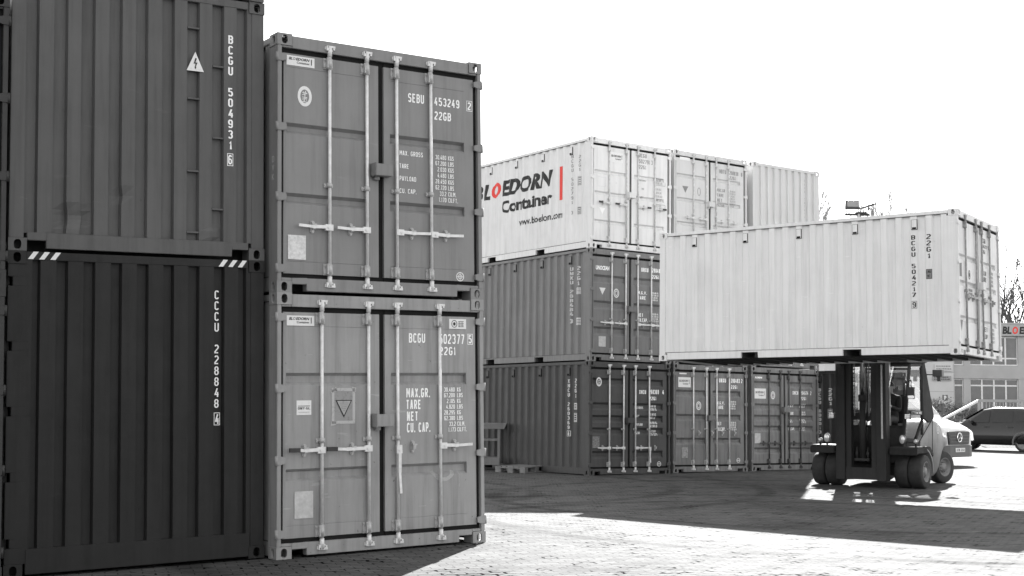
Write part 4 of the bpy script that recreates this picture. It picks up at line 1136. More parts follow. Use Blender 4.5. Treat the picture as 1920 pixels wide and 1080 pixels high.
for x, r in ((-.06, .016), (.055, .014), (.20, .016)):
    b = MB(); pts = [(x, -.26, .75), (x-.01, -.24, 1.2), (x+.02, -.23, 1.7), (x, -.25, 2.3), (x+.01, -.26, 3.0)]; b.path(pts, r, 8); b.build('hydraulic_hose', plain('hose_rubber', .02, .4, spec=.5), fk)
b = MB(); b.box(.435, .470, -.470, -.461, .98, 2.46)
b.build('mast_edge_strip', plain('pale_strip', .45, .5, .2, var=.3, scale=30), fk)  # pale strip along the right mast edge
b = MB(); b.path([(.335, .28, 1.18), (.338, .28, 1.9), (.345, .28, 2.70)], .014, 8); b.build('hydraulic_pipe', M_GALV, fk)
b = MB(); b.tube((-.52, -.10, .62), (-.50, .55, .95), .05, n=12); b.tube((.52, -.10, .62), (.50, .55, .95), .05, n=12); b.build('tilt_cylinder', M_MAST, fk)
b = MB(); b.box(-1.25, 1.05, -.556, -.475, 2.62, 2.74); b.box(-1.25, 1.05, -.556, -.475, 3.18, 3.30); b.box(-.42, -.36, -.54, -.46, 2.45, 3.35); b.box(.36, .42, -.54, -.46, 2.45, 3.35)
b.build('fork_carriage', M_MAST, fk, bevel=.006)
fz = 2.535
for x in (-1.205, .865):
    b = MB(); b.box(x-.085, x+.085, -.625, -.560, fz-.03, 3.32); b.prism([(-.56, fz-.030), (-.56, fz+.030), (-2.75, fz+.018), (-2.80, fz+.0), (-2.75, fz-.012)], 'x', x-.085, x+.085)
    b.build('fork', M_MAST, fk)
# cab
b = MB()
T_ = .058
fl_, fr_ = -.56, .745
for x in (fl_, fr_):
    b.bar((x, -.10, .95), (x, .08, 1.55), T_, T_); b.bar((x, .08, 1.55), (x, .31, 2.46), T_, T_)        # front pillars
    b.bar((x, 1.0, 1.05), (x, 1.02, 2.46), .05, .05)
    b.prism([(1.04, 2.60), (.98, 2.60), (1.00, 1.40), (1.36, 1.30), (1.62, 1.37), (1.64, 1.46), (1.36, 2.06), (1.12, 2.56)], 'x', x-.02, x+.035)   # slanted rear pillar plate
    b.bar((x, .30, 2.47), (x, 1.05, 2.50), .055, .06)
    b.bar((x, .06, 1.52), (x, 1.02, 1.50), .05, .09)
    b.bar((x, -.12, .97), (x, .62, .93), .05, .07)
    b.bar((x, .60, .95), (x, 1.02, 1.35), .05, .06)
b.bar((fl_, .31, 2.47), (fr_, .31, 2.47), .06, .06); b.bar((fl_, 1.2, 2.42), (fr_, 1.2, 2.42), .05, .05)
b.bar((.30, .25, 1.24), (.30, .31, 2.46), .05, .045)
b.bar((fl_, .02, 1.22), (fr_, .02, 1.22), .05, .05)
b.build('cab_frame', M_FB, fk, bevel=.006)
b = MB(); b.prism([(.18, 2.52), (.26, 2.60), (1.10, 2.66), (1.28, 2.56), (1.10, 2.53)], 'x', fl_-.05, fr_+.05)
b.build('cab_roof', M_FB, fk, bevel=.01)
b = MB()
for i in range(7): b.box(fl_+.05, fr_-.05, .34+i*.11, .36+i*.11, 2.50, 2.525)
b.build('roof_grille', M_FB, fk)
b = MB(); b.add([(fl_+.04, .06, 1.55), (fr_-.04, .06, 1.55), (fr_-.04, .29, 2.44), (fl_+.04, .29, 2.44)], [(0, 1, 2, 3)]); b.build('windscreen', M_CAB, fk)
b = MB(); b.add([(fl_+.04, 1.16, 1.45), (fr_-.04, 1.16, 1.45), (fr_-.04, 1.08, 2.44), (fl_+.04, 1.08, 2.44)], [(0, 1, 2, 3)]); b.build('rear_window', M_CAB, fk)
for x in (fl_, fr_):
    b = MB(); b.add([(x, .11, 1.57), (x, .98, 1.55), (x, 1.0, 2.44), (x, .33, 2.43)], [(0, 1, 2, 3)]); dr = b.build('side_window', M_CAB, fk)
    b = MB(); b.add([(x, -.06, 1.01), (x, .58, .98), (x, .96, 1.34), (x, .98, 1.46), (x, .07, 1.48)], [(0, 1, 2, 3, 4)]); b.build('lower_window', M_CAB2, fk)
b = MB(); b.box(fr_+.027, fr_+.055, .24, .86, 1.47, 1.535); b.tube((fr_+.06, .30, 1.50), (fr_+.06, .52, 1.50), .011, n=8); b.build('door_handle', M_DARK, fk)
t = Flat().rect(.42, .60, 1.488, 1.512)
for i in range(3):
    for j in range(2): t.rect(.68+i*.05, .71+i*.05, 1.482+j*.025, 1.498+j*.025)
b = MB(); b.add([(fr_+.058, u, w) for u, w in t.v], t.f); b.build('sticker', M_STICK, fk)
b = MB(); b.prism([(-.12, .50), (-.12, .90), (-.02, 1.20), (.10, 1.20), (.10, .50)], 'x', -.55, .74); b.box(-.62, .74, .10, 1.2, .45, .92); b.build('front_cowl', M_FB, fk, bevel=.01)
b = MB(); b.prism([(.62, .92), (1.58, .90), (1.34, .55), (.62, .62)], 'x', .60, .735); b.box(.62, .80, .80, 1.25, .42, .46); b.build('step_panel', M_FB, fk, bevel=.01)
# fender arc of the front wheel, light
b = MB()
arc = [(.10+.43*math.cos(a), .335+.43*math.sin(a)) for a in [math.radians(d) for d in range(-8, 82, 9)]]
arc2 = [(.10+.46*math.cos(a), .335+.46*math.sin(a)) for a in [math.radians(d) for d in range(81, -9, -9)]]
b.prism(arc+arc2, 'x', .80, 1.13); b.build('wheel_arch', M_FC, fk)
# counterweight, lofted along its length
st = [(.80, .735, .92, .50), (1.0, .745, 1.03, .42), (1.25, .75, 1.17, .22), (1.45, .755, 1.29, .19), (1.62, .757, 1.385, .19), (1.80, .757, 1.375, .26), (1.97, .757, 1.345, .38), (2.10, .755, 1.30, .58), (2.22, .75, 1.20, .70), (2.32, .745, 1.07, .77), (2.46, .735, 1.045, .80), (2.80, .66, 1.03, .81), (3.02, .52, .99, .80)]
b = MB(); rings = []
for y, hw, zt_, zb_ in st:
    e = min(.09, (zt_-zb_)*.3)
    rings.append([(hw, y, zb_), (hw, y, zt_-e), (hw-.03, y, zt_-e*.35), (hw-.10, y, zt_), (-hw+.10, y, zt_), (-hw+.03, y, zt_-e*.35), (-hw, y, zt_-e), (-hw, y, zb_)])
n = 8
vv = [p for rg in rings for p in rg]
b.add(vv, [(k*n+i, (k+1)*n+i, (k+1)*n+(i+1) % n, k*n+(i+1) % n) for k in range(len(rings)-1) for i in range(n)], True)
b.add(rings[0], [tuple(range(n))]); b.add(rings[-1], [tuple(range(n))])
cw = b.build('counterweight', M_FC, fk)
ev = Flat().ellipse(1.93, 1.165, .075, .105, .058, .086).stroke((1.90, 1.12), (1.96, 1.21), .02).stroke((1.905, 1.20), (1.955, 1.13), .016)
b = MB(); b.add([(.763, u, w) for u, w in ev.v], ev.f); b.build('emblem', M_STICK, cw)
b = MB(); b.bar((.757, 1.62, 1.385), (.757, .80, .915), .012, .018); b.bar((.759, 1.60, 1.38), (.759, 1.58, .62), .010, .012); b.build('panel_gap', M_VOID, cw)
# lamps and mirrors
def lamp(nm, c, r, oval=1.0, parent=fk):
    b = MB(); b.lathe([(.07, r*.5), (.05, r*1.0), (0, r*1.12), (-.012, r*1.12), (-.012, r*.98)], 'y', c, n=20)
    for i, v in enumerate(b.v): b.v[i] = (v[0], v[1], c[2]+(v[2]-c[2])*oval)
    o = b.build(nm, M_DARK, parent)
    b = MB(); b.lathe([(-.006, r*1.0), (-.022, r*.6), (-.026, .001)], 'y', c, n=20)
    for i, v in enumerate(b.v): b.v[i] = (v[0], v[1], c[2]+(v[2]-c[2])*oval)
    b.build('lens', M_LAMP, o)
    return o
lamp('headlight', (-.83, -.20, .975), .060, 1.5); lamp('headlight', (.765, -.20, .975), .060, 1.5)
lamp('marker_lamp', (-1.0, -.15, .93), .04); lamp('marker_lamp', (1.02, -.15, .94), .045)
for x, z in ((-.76, 1.43), (.845, 1.43)):
    b = MB(); b.box(x-.06, x+.06, -.12, -.05, z-.055, z+.055); o = b.build('work_light', M_DARK, fk, bevel=.008)
    b = MB()
    for i in range(3):
        for j in range(3): b.cbox((x-.034+.034*i, -.123, z-.032+.032*j), (.028, .008, .026))
    b.build('lens', M_LAMP, o)
b = MB(); b.path([(-.60, .10, 1.45), (-.75, -.06, 1.45)], .012); b.path([(.75, .10, 1.45), (.84, -.06, 1.45)], .012); b.cbox((-.84, -.16, .85), (.03, .03, .16)); b.cbox((.77, -.16, .85), (.03, .03, .16)); b.cbox((1.01, -.12, .86), (.03, .03, .10)); b.cbox((-1.0, -.12, .86), (.03, .03, .10))
b.build('lamp_bracket', M_FB, fk)
for x, s in ((-.68, -1), (.88, 1)):
    b = MB(); b.path([(s*.60+.09, .20, 2.12), (x, .02, 2.16), (x, .02, 1.95)], .012); b.cbox((x, 0, 1.90), (.15, .05, .24)); b.build('mirror', M_DARK, fk, bevel=.006)
b = MB(); b.cbox((.90, -.06, 1.82), (.11, .05, .06)); b.build('indicator_lamp', M_LAMP, fk, bevel=.01)
b = MB(); b.path([(.78, 1.22, 2.30), (.92, 1.32, 2.30)], .015); b.cbox((.98, 1.36, 2.33), (.20, .14, .14)); b.cbox((1.0, 1.36, 2.22), (.07, .07, .12)); b.build('rear_work_light', M_DARK, fk, bevel=.01)
# seat, wheel
b = MB(); b.box(-.12, .42, .55, 1.02, 1.16, 1.28); b.prism([(.90, 1.26), (1.02, 1.26), (1.10, 1.86), (1.0, 1.88)], 'x', -.10, .40); b.build('seat', plain('seat_vinyl', .02, .6), fk, bevel=.03)
b = MB(); b.tube((.15, .12, 1.15), (.15, .30, 1.50), .03); 
pts = [Vector((.15+.17*math.cos(t), .30+.08*math.sin(t), 1.52+.13*math.sin(t))) for t in [2*PI*i/20 for i in range(21)]]
b.path(pts, .014, 6); b.cbox((.15, .30, 1.51), (.30, .03, .03)); b.build('steering_wheel', M_DARK, fk)

# ------------------------------------------------------------------ driver: one skinned body, sitting, hands on the wheel
def person(mw, label):
    P = {'hip': (0, 0, 0), 'belly': (0, .02, .18), 'chest': (0, .03, .38), 'neck': (0, .01, .53), 'chin': (0, -.015, .60), 'head': (0, -.02, .68), 'crown': (0, -.005, .76)}
    R_ = {'hip': .16, 'belly': .145, 'chest': .165, 'neck': .062, 'chin': .078, 'head': .092, 'crown': .070}
    E = [('hip', 'belly'), ('belly', 'chest'), ('chest', 'neck'), ('neck', 'chin'), ('chin', 'head'), ('head', 'crown')]
    for n_, s in (('l', -1), ('r', 1)):
        for k, c, r, pr in (('sho', (s*.19, .02, .44), .075, 'chest'), ('elb', (s*.25, -.12, .19), .052, 'sho'), ('wri', (s*.15, -.36, .27), .034, 'elb'), ('palm', (s*.145, -.43, .29), .036, 'wri'),
                            ('thi', (s*.11, -.06, -.02), .105, 'hip'), ('kne', (s*.14, -.44, .02), .070, 'thi'), ('ank', (s*.14, -.46, -.36), .045, 'kne'), ('toe', (s*.15, -.62, -.42), .04, 'ank')):
            P[k+n_] = c; R_[k+n_] = r; E.append((pr+n_ if pr+n_ in P else pr, k+n_))
        for j in range(5):
            a = P['palm'+n_]; dx = (-.028+.014*j) if j < 4 else -s*.03
            q1 = (a[0]+dx, a[1]-.045, a[2]+.012); q2 = (a[0]+dx*1.05, a[1]-.075-(.006 if j in (1, 2) else 0), a[2]-.015)
            P['fa%d%s' % (j, n_)], P['fb%d%s' % (j, n_)] = q1, q2
            R_['fa%d%s' % (j, n_)], R_['fb%d%s' % (j, n_)] = .010, .008
            E += [('palm'+n_, 'fa%d%s' % (j, n_)), ('fa%d%s' % (j, n_), 'fb%d%s' % (j, n_))]
    keys = list(P); ix = {k: i for i, k in enumerate(keys)}
    me = bpy.data.meshes.new('person'); me.from_pydata([P[k] for k in keys], [(ix[a], ix[b_]) for a, b_ in E], [])
    o = bpy.data.objects.new('person', me); C.objects.link(o); o.matrix_world = mw
    sk = o.modifiers.new('skin', 'SKIN'); sb = o.modifiers.new('sub', 'SUBSURF'); sb.levels = sb.render_levels = 1
    for k in keys: me.skin_vertices[0].data[ix[k]].radius = (R_[k], R_[k])
    me.skin_vertices[0].data[ix['hip']].use_root = True
    bpy.context.view_layer.update()
    ev_ = o.evaluated_get(bpy.context.evaluated_depsgraph_get()); nm = bpy.data.meshes.new_from_object(ev_)
    o.modifiers.clear(); o.data = nm
    nm.materials.clear()
    for m in (plain('dark_jacket', .03, .8), plain('skin', .38, .6), plain('work_trousers', .06, .85)): nm.materials.append(m)
    for f in nm.polygons:
        c = f.center; f.use_smooth = True
        hand = min((c-Vector(P['palml'])).length, (c-Vector(P['palmr'])).length) < .12 and c.y < -.365
        f.material_index = 1 if (c.z > .545 or hand) else (2 if c.z < .06 else 0)
    b = MB(); b.lathe([(.685, .098), (.72, .096), (.75, .082), (.775, .05), (.785, .001)], 'z', (0, .006, 0), n=18); b.build('hair', plain('dark_hair', .03, .7), o)
    b = MB(); b.prism([(-.105, .665), (-.128, .640), (-.108, .632)], 'x', -.014, .014)
    for s in (-1, 1): b.cbox((s*.034, -.106, .683), (.030, .012, .010)); b.cbox((s*.094, -.01, .66), (.014, .035, .055))
    b.cbox((0, -.092, .605), (.045, .014, .009)); b.build('face', plain('skin_shade', .24, .6), o)
    return tag(o, label, 'person')
person(FKM @ Matrix.Translation((.15, .78, 1.36)), 'driver in a dark jacket sitting in the forklift cab')

# ------------------------------------------------------------------ vehicles
def loft_body(stations, n_side=None):
    """stations: list of (x, [(y, z) from bottom outwards up to the centre top]) mirrored left/right"""
    b = MB(); rings = []
    for x, half in stations:
        rings.append([(x, y, z) for y, z in half] + [(x, -y, z) for y, z in reversed(half)])
    n = len(rings[0])
    b.add([p for r in rings for p in r], [(k*n+i, k*n+i+1, (k+1)*n+i+1, (k+1)*n+i) for k in range(len(rings)-1) for i in range(n-1)] + [(k*n+n-1, k*n, (k+1)*n, (k+1)*n+n-1) for k in range(len(rings)-1)], True)
    b.add(rings[0], [tuple(range(n))]); b.add(rings[-1], [tuple(reversed(range(n)))])
    return b
M_VAN = plain('van_white_paint', .62, .22, .1, .5, var=.06)
M_SUV = plain('suv_dark_paint', .018, .15, .3, .6, var=.1)
M_WIN = plain('dark_window_glass', .012, .04, 0, .5, var=.1)
M_BUMP = plain('grey_plastic', .10, .55)
VM = Matrix.Translation((12.46, 38.0, 0)) @ Matrix.Rotation(-0.80, 4, 'Z')
van = thing('delivery_van', 'white delivery van with a star on its grille, parked behind the forklift', 'van', VM)
def hs(w, zb, zm, zt, tw): return [(w*.94, zb), (w, zb+.14), (w, zm), (w*.985, zm+(zt-zm)*.3), (tw+.06, zt-.06), (tw-.06, zt), (0.001, zt+.02)]
b = loft_body([(-.02, hs(.74, .50, .70, .98, .66)), (-.10, hs(.84, .46, .80, 1.06, .76)), (-.35, hs(.93, .40, .90, 1.16, .82)), (-.70, hs(.975, .36, 1.0, 1.26, .86)), (-.98, hs(.985, .36, 1.05, 1.36, .88)),
               (-1.40, hs(.985, .36, 1.2, 1.86, .86)), (-1.78, hs(.985, .36, 1.3, 2.28, .84)), (-2.2, hs(.985, .36, 1.3, 2.52, .84)), (-3.0, hs(.985, .36, 1.3, 2.58, .85)), (-5.85, hs(.985, .36, 1.3, 2.58, .85)), (-5.95, hs(.96, .40, 1.3, 2.50, .82))])
b.build('body', M_VAN, van)
b = MB(); b.add([(-1.01, -.80, 1.415), (-1.01, .80, 1.415), (-1.74, .74, 2.27), (-1.74, -.74, 2.27)], [(0, 1, 2, 3)]); b.build('windscreen', plain('sky_lit_windscreen', .34, .08, .5, .6, var=.1), van)  # pale base colour stands in for the sky reflected in the glass
b = MB(); b.prism([(-.56, .60), (.56, .60), (.62, .94), (.56, .97), (-.56, .97), (-.62, .94)], 'x', -.06, .015); gr_ = b.build('grille', M_DARK, van, bevel=.01)
b = MB()
for z in (.68, .765, .85): b.box(.016, .032, -.54, .54, z-.012, z+.012)
b.build('grille_bar', plain('grille_grey', .07, .4, .3), gr_)
b = MB(); b.lathe([(.03, .105), (.045, .115), (.045, .128), (.03, .135)], 'x', (0, 0, .80), n=32)
for a in (90, 210, 330):
    t = math.radians(a); b.bar((.04, 0, .80), (.04, math.cos(t)*.115, .80+math.sin(t)*.115), .016, .022)
b.build('star_emblem', M_CHROME, gr_)
b = MB(); b.prism([(-.80, -.02), (-.55, .04), (.55, .04), (.80, -.02), (.97, -.25), (.97, -.60), (-.97, -.60), (-.97, -.25)], 'z', .26, .585)
for i, v in enumerate(b.v): b.v[i] = (v[1], v[0], v[2])
b.build('bumper', M_BUMP, van, bevel=.02)
b = MB(); b.box(.042, .052, -.26, .26, .40, .51); pl_ = b.build('licence_plate', M_STICK, van)
pf = Flat().text('B DN', -.21, -.04, .42, .49, .01).text('2240', .02, .22, .42, .49, .01)
b = MB(); b.add([(.055, u, w) for u, w in pf.v], pf.f); b.build('lettering', M_BLACK, pl_)
for s in (-1, 1):
    b = MB(); b.prism([(-.12, .72), (-.02, .70), (-.05, .95), (-.16, 1.02), (-.34, 1.06), (-.30, .84)], 'y', min(s*.63, s*.93), max(s*.63, s*.93))
    b.build('headlight', M_LAMP, van, bevel=.02)
    b = MB(); b.path([(-1.15, s*.96, 1.50), (-1.12, s*1.12, 1.52)], .02); b.cbox((-1.12, s*1.18, 1.58), (.10, .18, .30)); b.build('mirror', M_DARK, van, bevel=.02)
    b = MB(); y = s*.992; b.add([(-1.20, y, 1.42), (-2.05, y, 1.40), (-2.05, y*.955, 2.10), (-1.72, y*.955, 2.10)], [(0, 1, 2, 3)]); b.build('side_window', M_WIN, van)
    for x in (-1.0, -4.65):
        o = wheel(van, (x, s*.86, .34), .34, .22, .21, PI/2, out=1 if s < 0 else -1)
# dark SUV
SY = math.pi-.75
SR = Matrix.Rotation(SY, 4, 'Z')
SO = Vector((19.25, 51.2, 0)) - (SR @ Vector((-3.70, .80, 0)))
suv = thing('parked_car', 'dark SUV with a sunlit roof, parked behind the white van', 'car', Matrix.Translation(SO) @ SR)
def cs(w, zb, zs, zt, tw): return [(w*.92, zb), (w, zb+.12), (w, .62), (w*.97, zs), (tw+.02, zt-.05), (tw-.10, zt), (.001, zt+.015)]
b = loft_body([(-.0, cs(.66, .32, .70, .74, .5)), (-.12, cs(.80, .26, .80, .90, .62)), (-.45, cs(.89, .24, .88, .98, .70)), (-1.20, cs(.925, .24, .98, 1.08, .74)), (-1.55, cs(.925, .24, 1.02, 1.28, .70)), (-2.05, cs(.925, .24, 1.04, 1.58, .64)),
               (-2.5, cs(.925, .24, 1.05, 1.66, .63)), (-3.3, cs(.925, .24, 1.07, 1.66, .62)), (-3.95, cs(.925, .24, 1.09, 1.58, .60)), (-4.35, cs(.91, .28, 1.08, 1.28, .62)), (-4.60, cs(.84, .36, .96, 1.04, .60))])
b.build('body', M_SUV, suv)
for s in (1, -1):
    for pts in ([(-1.62, 1.08), (-2.38, 1.08), (-2.38, 1.55), (-2.12, 1.52)], [(-2.50, 1.09), (-3.30, 1.11), (-3.25, 1.55), (-2.50, 1.57)], [(-3.40, 1.12), (-3.90, 1.16), (-3.70, 1.50), (-3.36, 1.54)]):
        b = MB(); v_ = []
        for x, z in pts: v_.append((x, s*(.925*.97+.004+(z-1.05)/(.56)*(-.255)+.012), z))
        b.add(v_, [tuple(range(4))]); b.build('side_window', M_WIN, suv)
    b = MB(); b.cbox((-1.72, s*1.0, 1.10), (.16, .20, .13)); b.build('mirror', M_SUV, suv, bevel=.03)
    for x in (-2.30, -3.22):
        b = MB(); b.cbox((x, s*.925, .92), (.20, .03, .03)); b.build('door_handle', M_DARK, suv, bevel=.008)
    for x in (-.95, -3.70):
        wheel(suv, (x, s*.815, .35), .35, .22, .25, PI/2, out=1 if s < 0 else -1, holes=5)
        b = MB(); ar = [(x+.42*math.cos(a), .35+.42*math.sin(a)) for a in [math.radians(d) for d in range(-12, 193, 12)]]; ai = [(x+.355*math.cos(a), .35+.355*math.sin(a)) for a in [math.radians(d) for d in range(192, -13, -12)]]
        b.prism(ar+ai, 'y', min(s*.86, s*.935), max(s*.86, s*.935)); b.build('wheel_arch', M_BUMP, suv)
b = MB(); b.add([(-1.26, -.66, 1.115), (-1.26, .66, 1.115), (-2.02, .58, 1.575), (-2.02, -.58, 1.575)], [(0, 1, 2, 3)]); 
for i, v in enumerate(b.v): b.v[i] = (v[0]+.03, v[1], v[2]+.03)
b.build('windscreen', M_WIN, suv)

# ------------------------------------------------------------------ office building
BY = 95.0
M_WALL = plain('grey_render', .40, .85, var=.12, scale=.8)
M_WALL2 = plain('pale_cladding', .52, .8, var=.08, scale=.6)
M_FRAME = plain('white_window_frame', .70, .5)
M_PANE = plain('office_pane', .05, .04, 0, .7, var=.5, scale=2)
bd_ = thing('office_building', 'pale two storey office building with rows of white framed windows', 'building', Matrix.Translation((30.8, BY, 0)))
b = MB(); X1 = 24.0
b.box(0, X1, 0, .3, 0, .9); b.box(0, X1, -.06, .3, 3.70, 4.60); b.box(0, X1, 0, .3, 6.64, 7.50); b.box(0, X1, -.12, 10, 7.50, 7.62)
b.box(X1-.3, X1, .3, 10, 0, 7.5); b.box(0, X1, 9.7, 10, 0, 7.5)
bays = [(.10, .75, 1)] + [(1.22+4.0*i, 4.58+4.0*i, 4) for i in range(5)]
prev = 0
for x0, x1, n_ in bays:
    for z0, z1 in ((.9, 3.70), (4.60, 6.64)): b.box(prev, x0, -.03, .3, z0, z1)
    prev = x1
for z0, z1 in ((.9, 3.70), (4.60, 6.64)): b.box(prev, X1, -.03, .3, z0, z1)
b.build('wall', M_WALL, bd_)
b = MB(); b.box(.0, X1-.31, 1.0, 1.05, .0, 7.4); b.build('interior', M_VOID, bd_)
b = MB(); b.box(-9.0, -.01, -.25, 10, 0, 7.9); b.build('stair_block', M_WALL2, bd_)
b = MB()
for z in (1.4, 2.75, 4.1, 5.45): b.box(-9.0, -.01, -.256, -.25, z, z+.025)
b.build('cladding_joint', plain('joint_grey', .30, .8), bd_)
for x0, x1, n_ in bays:
    for z0, z1, tz in ((.9, 3.68, 3.22), (4.62, 6.62, 5.12)):
        b = MB(); y0, y1 = .10, .17; t = .07
        b.box(x0, x1, y0, y1, z1-t, z1); b.box(x0, x1, y0-.05, y1, z0, z0+t); b.box(x0, x1, y0, y1, tz-.05, tz+.05)
        for i in range(n_+1):
            x = x0 + (x1-x0)*i/n_
            xa, xb = max(x0, x-.055), min(x1, x+.055)
            b.box(xa, xb, y0-.01, y1, z0+t, tz-.05); b.box(xa, xb, y0-.01, y1, tz+.05, z1-t)
        w_ = b.build('window', M_FRAME, bd_)
        b = MB(); b.add([(x0, .14, z0), (x1, .14, z0), (x1, .14, z1), (x0, .14, z1)], [(0, 1, 2, 3)]); b.build('pane', M_PANE, w_)
sg = thing('company_sign', 'long white roof edge sign with dark letters and one red letter', 'sign', Matrix.Translation((34.16, BY-.14, 6.70)))
b = MB(); b.box(0, 6.2, -.06, .02, 0, .78); b.build('sign_board', plain('sign_white', .38, .5), sg)
def wallflat(fl, y): 
    b = MB(); b.add([(u, y, w) for u, w in fl.v], fl.f); return b
wallflat(Flat().text('BL', .10, .74, .12, .65, .05, .12).text('EDORN', 1.28, 3.30, .12, .65, .05, .12).text('Container', 3.6, 5.9, .12, .65, .03), -.065).build('lettering', M_BLACK, sg)
wallflat(Flat().text('O', .80, 1.20, .12, .65, .05, .12), -.065).build('red_letter', M_RED, sg)
for nm, x0, x1, z0, z1, v, lb in (('wall_sign', 29.45, 30.70, 4.20, 4.66, .55, 'white sign board with two lines of lettering on the pale stair block'), ('wall_sign', 29.28, 30.60, 3.52, 3.86, .30, 'grey sign board below the white sign board on the pale stair block')):
    s_ = thing(nm, lb, 'sign', Matrix.Translation((x0, BY-.27, z0)))
    w, h = x1-x0, z1-z0
    b = MB(); b.box(0, w, -.05, .0, 0, h); b.build('sign_board', plain('board_%d' % int(v*100), v, .5), s_)
    fl = Flat()
    random.seed(int(z0*10))
    for r_ in range(2):
        u = .12
        while u < w-.2:
            k = random.uniform(.05, .12); fl.rect(u, u+k, h*(.62-.40*r_), h*(.80-.40*r_)); u += k+.03
    wallflat(fl, -.055).build('lettering', M_GREYL if v > .4 else M_BLACK, s_)
ps = thing('parking_sign', 'small square parking sign with a white letter P on a post', 'sign', Matrix.Translation((29.6, 93.0, 0)))
b = MB(); b.tube((.0, 0, 0), (.0, 0, 2.55), .03); b.build('post', M_GALV, ps)
b = MB(); b.box(-.18, .18, -.05, -.03, 2.15, 2.52); b.build('sign_board', plain('sign_blue_grey', .10, .5), ps)
wallflat(Flat().text('P', -.08, .09, 2.20, 2.47, .06), -.055).build('lettering', M_STICK, ps)

# ------------------------------------------------------------------ sliding gate
gt = thing('sliding_gate', 'grey sliding yard gate with a slanted end brace behind the SUV', 'gate', Matrix.Translation((20.55, 60, 0)))
b = MB(); b.box(0, 17, -.05, .05, 1.90, 2.02); b.box(-3.2, 17, -.06, .06, .12, .30); b.box(0, .10, -.05, .05, .30, 1.90)
for x in (4.2, 8.4, 12.6, 16.9): b.box(x, x+.10, -.05, .05, .30, 1.90)
b.build('gate_frame', plain('gate_grey', .30, .5, .2, var=.15), gt)
b = MB(); b.bar((.02, 0, 1.96), (-3.15, 0, .26), .10, .10); b.build('brace', plain('gate_brace', .65, .45, .2), gt)
b = MB()
for i in range(110):
    x = .20+i*.15
    b.box(x, x+.028, -.014, .014, .30, 1.90)
b.build('bar_panel', plain('gate_bars', .28, .5, .2), gt)

# ------------------------------------------------------------------ bare trees and a shrub
M_BARK = plain('pale_bark', .16, .9, var=.3, scale=3)
M_BARKG = plain('glare_paled_bark', .30, .9, spec=.1, var=.3, scale=3)  # lightened colour stands in for sky glare washing out the far trees
M_BARKD = plain('dark_bark', .08, .9, spec=.1, var=.3, scale=3)
def bare_tree(x, y, h, seed, label, lean=0.0, spread=.55, levels=3, base_r=None, bark=None, ends=.010, dens=.6):
    rnd = random.Random(seed)
    r0 = base_r or h*.011; bark = bark or M_BARK
    t = thing('bare_tree', label, 'tree', Matrix.Translation((x, y, 0)), group='bare trees behind the yard')
    tr, cr = MB(), MB()
    def limb(p, d, ln, r, lv):
        """a bough that bends upwards, with side twigs along it"""
        n_ = (7, 6, 4, 3)[lv]; q_ = p; m = cr
        for i in range(n_):
            t_ = (i+1)/n_
            d = (d + Vector((rnd.uniform(-.13, .13), rnd.uniform(-.13, .13), rnd.uniform(.0, .16)))).normalized()
            e = q_ + d*ln/n_
            m.tube(q_, e, max(ends, r*(1-.75*(t_-1/n_))), max(ends, r*(1-.75*t_)), n=(5, 4, 3, 3)[lv], cap=False)
            q_ = e
            if lv < levels and (lv > 0 or i > 0):
                for k in range((1 if rnd.random() < .7 else 2) if rnd.random() < dens else 0):
                    a_ = rnd.uniform(0, 2*PI)
                    sd = (d + Vector((math.cos(a_), math.sin(a_), rnd.uniform(-.1, .35)))*rnd.uniform(.45, .85)*spread*1.5).normalized()
                    limb(q_, sd, ln*rnd.uniform(.34, .55)*(1.15-.45*t_), r*(1-.75*t_)*.55, lv+1)
    q0 = Vector((0, 0, 0)); d0 = Vector((lean, 0, 1)).normalized()
    for i in range(6):
        e = q0 + (d0 + Vector((rnd.uniform(-.06, .06), rnd.uniform(-.06, .06), 0)))*h*.065
        tr.tube(q0, e, r0*(1-.07*i), r0*(1-.07*(i+1)), n=8, cap=False); q0 = e
        if i >= 2:
            for k in range(2):
                a_ = rnd.uniform(0, 2*PI); limb(q0, Vector((math.cos(a_)*spread, math.sin(a_)*spread, 1)).normalized(), h*rnd.uniform(.38, .5), r0*.42, 0)
    limb(q0, d0, h*.5, r0*.5, 0)
    k_ = h/max(v[2] for v in tr.v+cr.v)
    for m_ in (tr, cr): m_.v = [(v[0]*k_, v[1]*k_, v[2]*k_) for v in m_.v]
    tr.build('trunk', bark, t, fix=False); cr.build('crown', bark, t, fix=False)
    return t
bare_tree(41.6, 116, 15.8, 11, 'bare tree just right of the lifted container, above the office roof', base_r=.28, bark=M_BARKD, ends=.026, spread=.6, levels=3, dens=.52)
bare_tree(42.4, 112, 15.2, 5, 'bare dark tree at the right picture edge above the red sign letter', base_r=.34, bark=M_BARKD, ends=.028, spread=.65, levels=3, dens=.52)
bare_tree(45.4, 118, 15, 23, 'bare tree beyond the right end of the office sign', base_r=.28, bark=M_BARKD, ends=.026, spread=.6, levels=3, dens=.52)
bare_tree(29.4, 125, 21.2, 31, 'faint bare tree left of the floodlights', spread=.6, base_r=.26, ends=.033, bark=M_BARKG, levels=3, dens=1.0)
bare_tree(35.4, 128, 23.6, 17, 'tall faint bare tree right of the floodlights', spread=.5, base_r=.32, ends=.033, bark=M_BARKG, levels=3, dens=1.0)
bare_tree(37.4, 126, 21.0, 41, 'faint bare tree rightmost above the lifted container roof', spread=.5, base_r=.30, ends=.033, bark=M_BARKG, levels=3, dens=1.0)
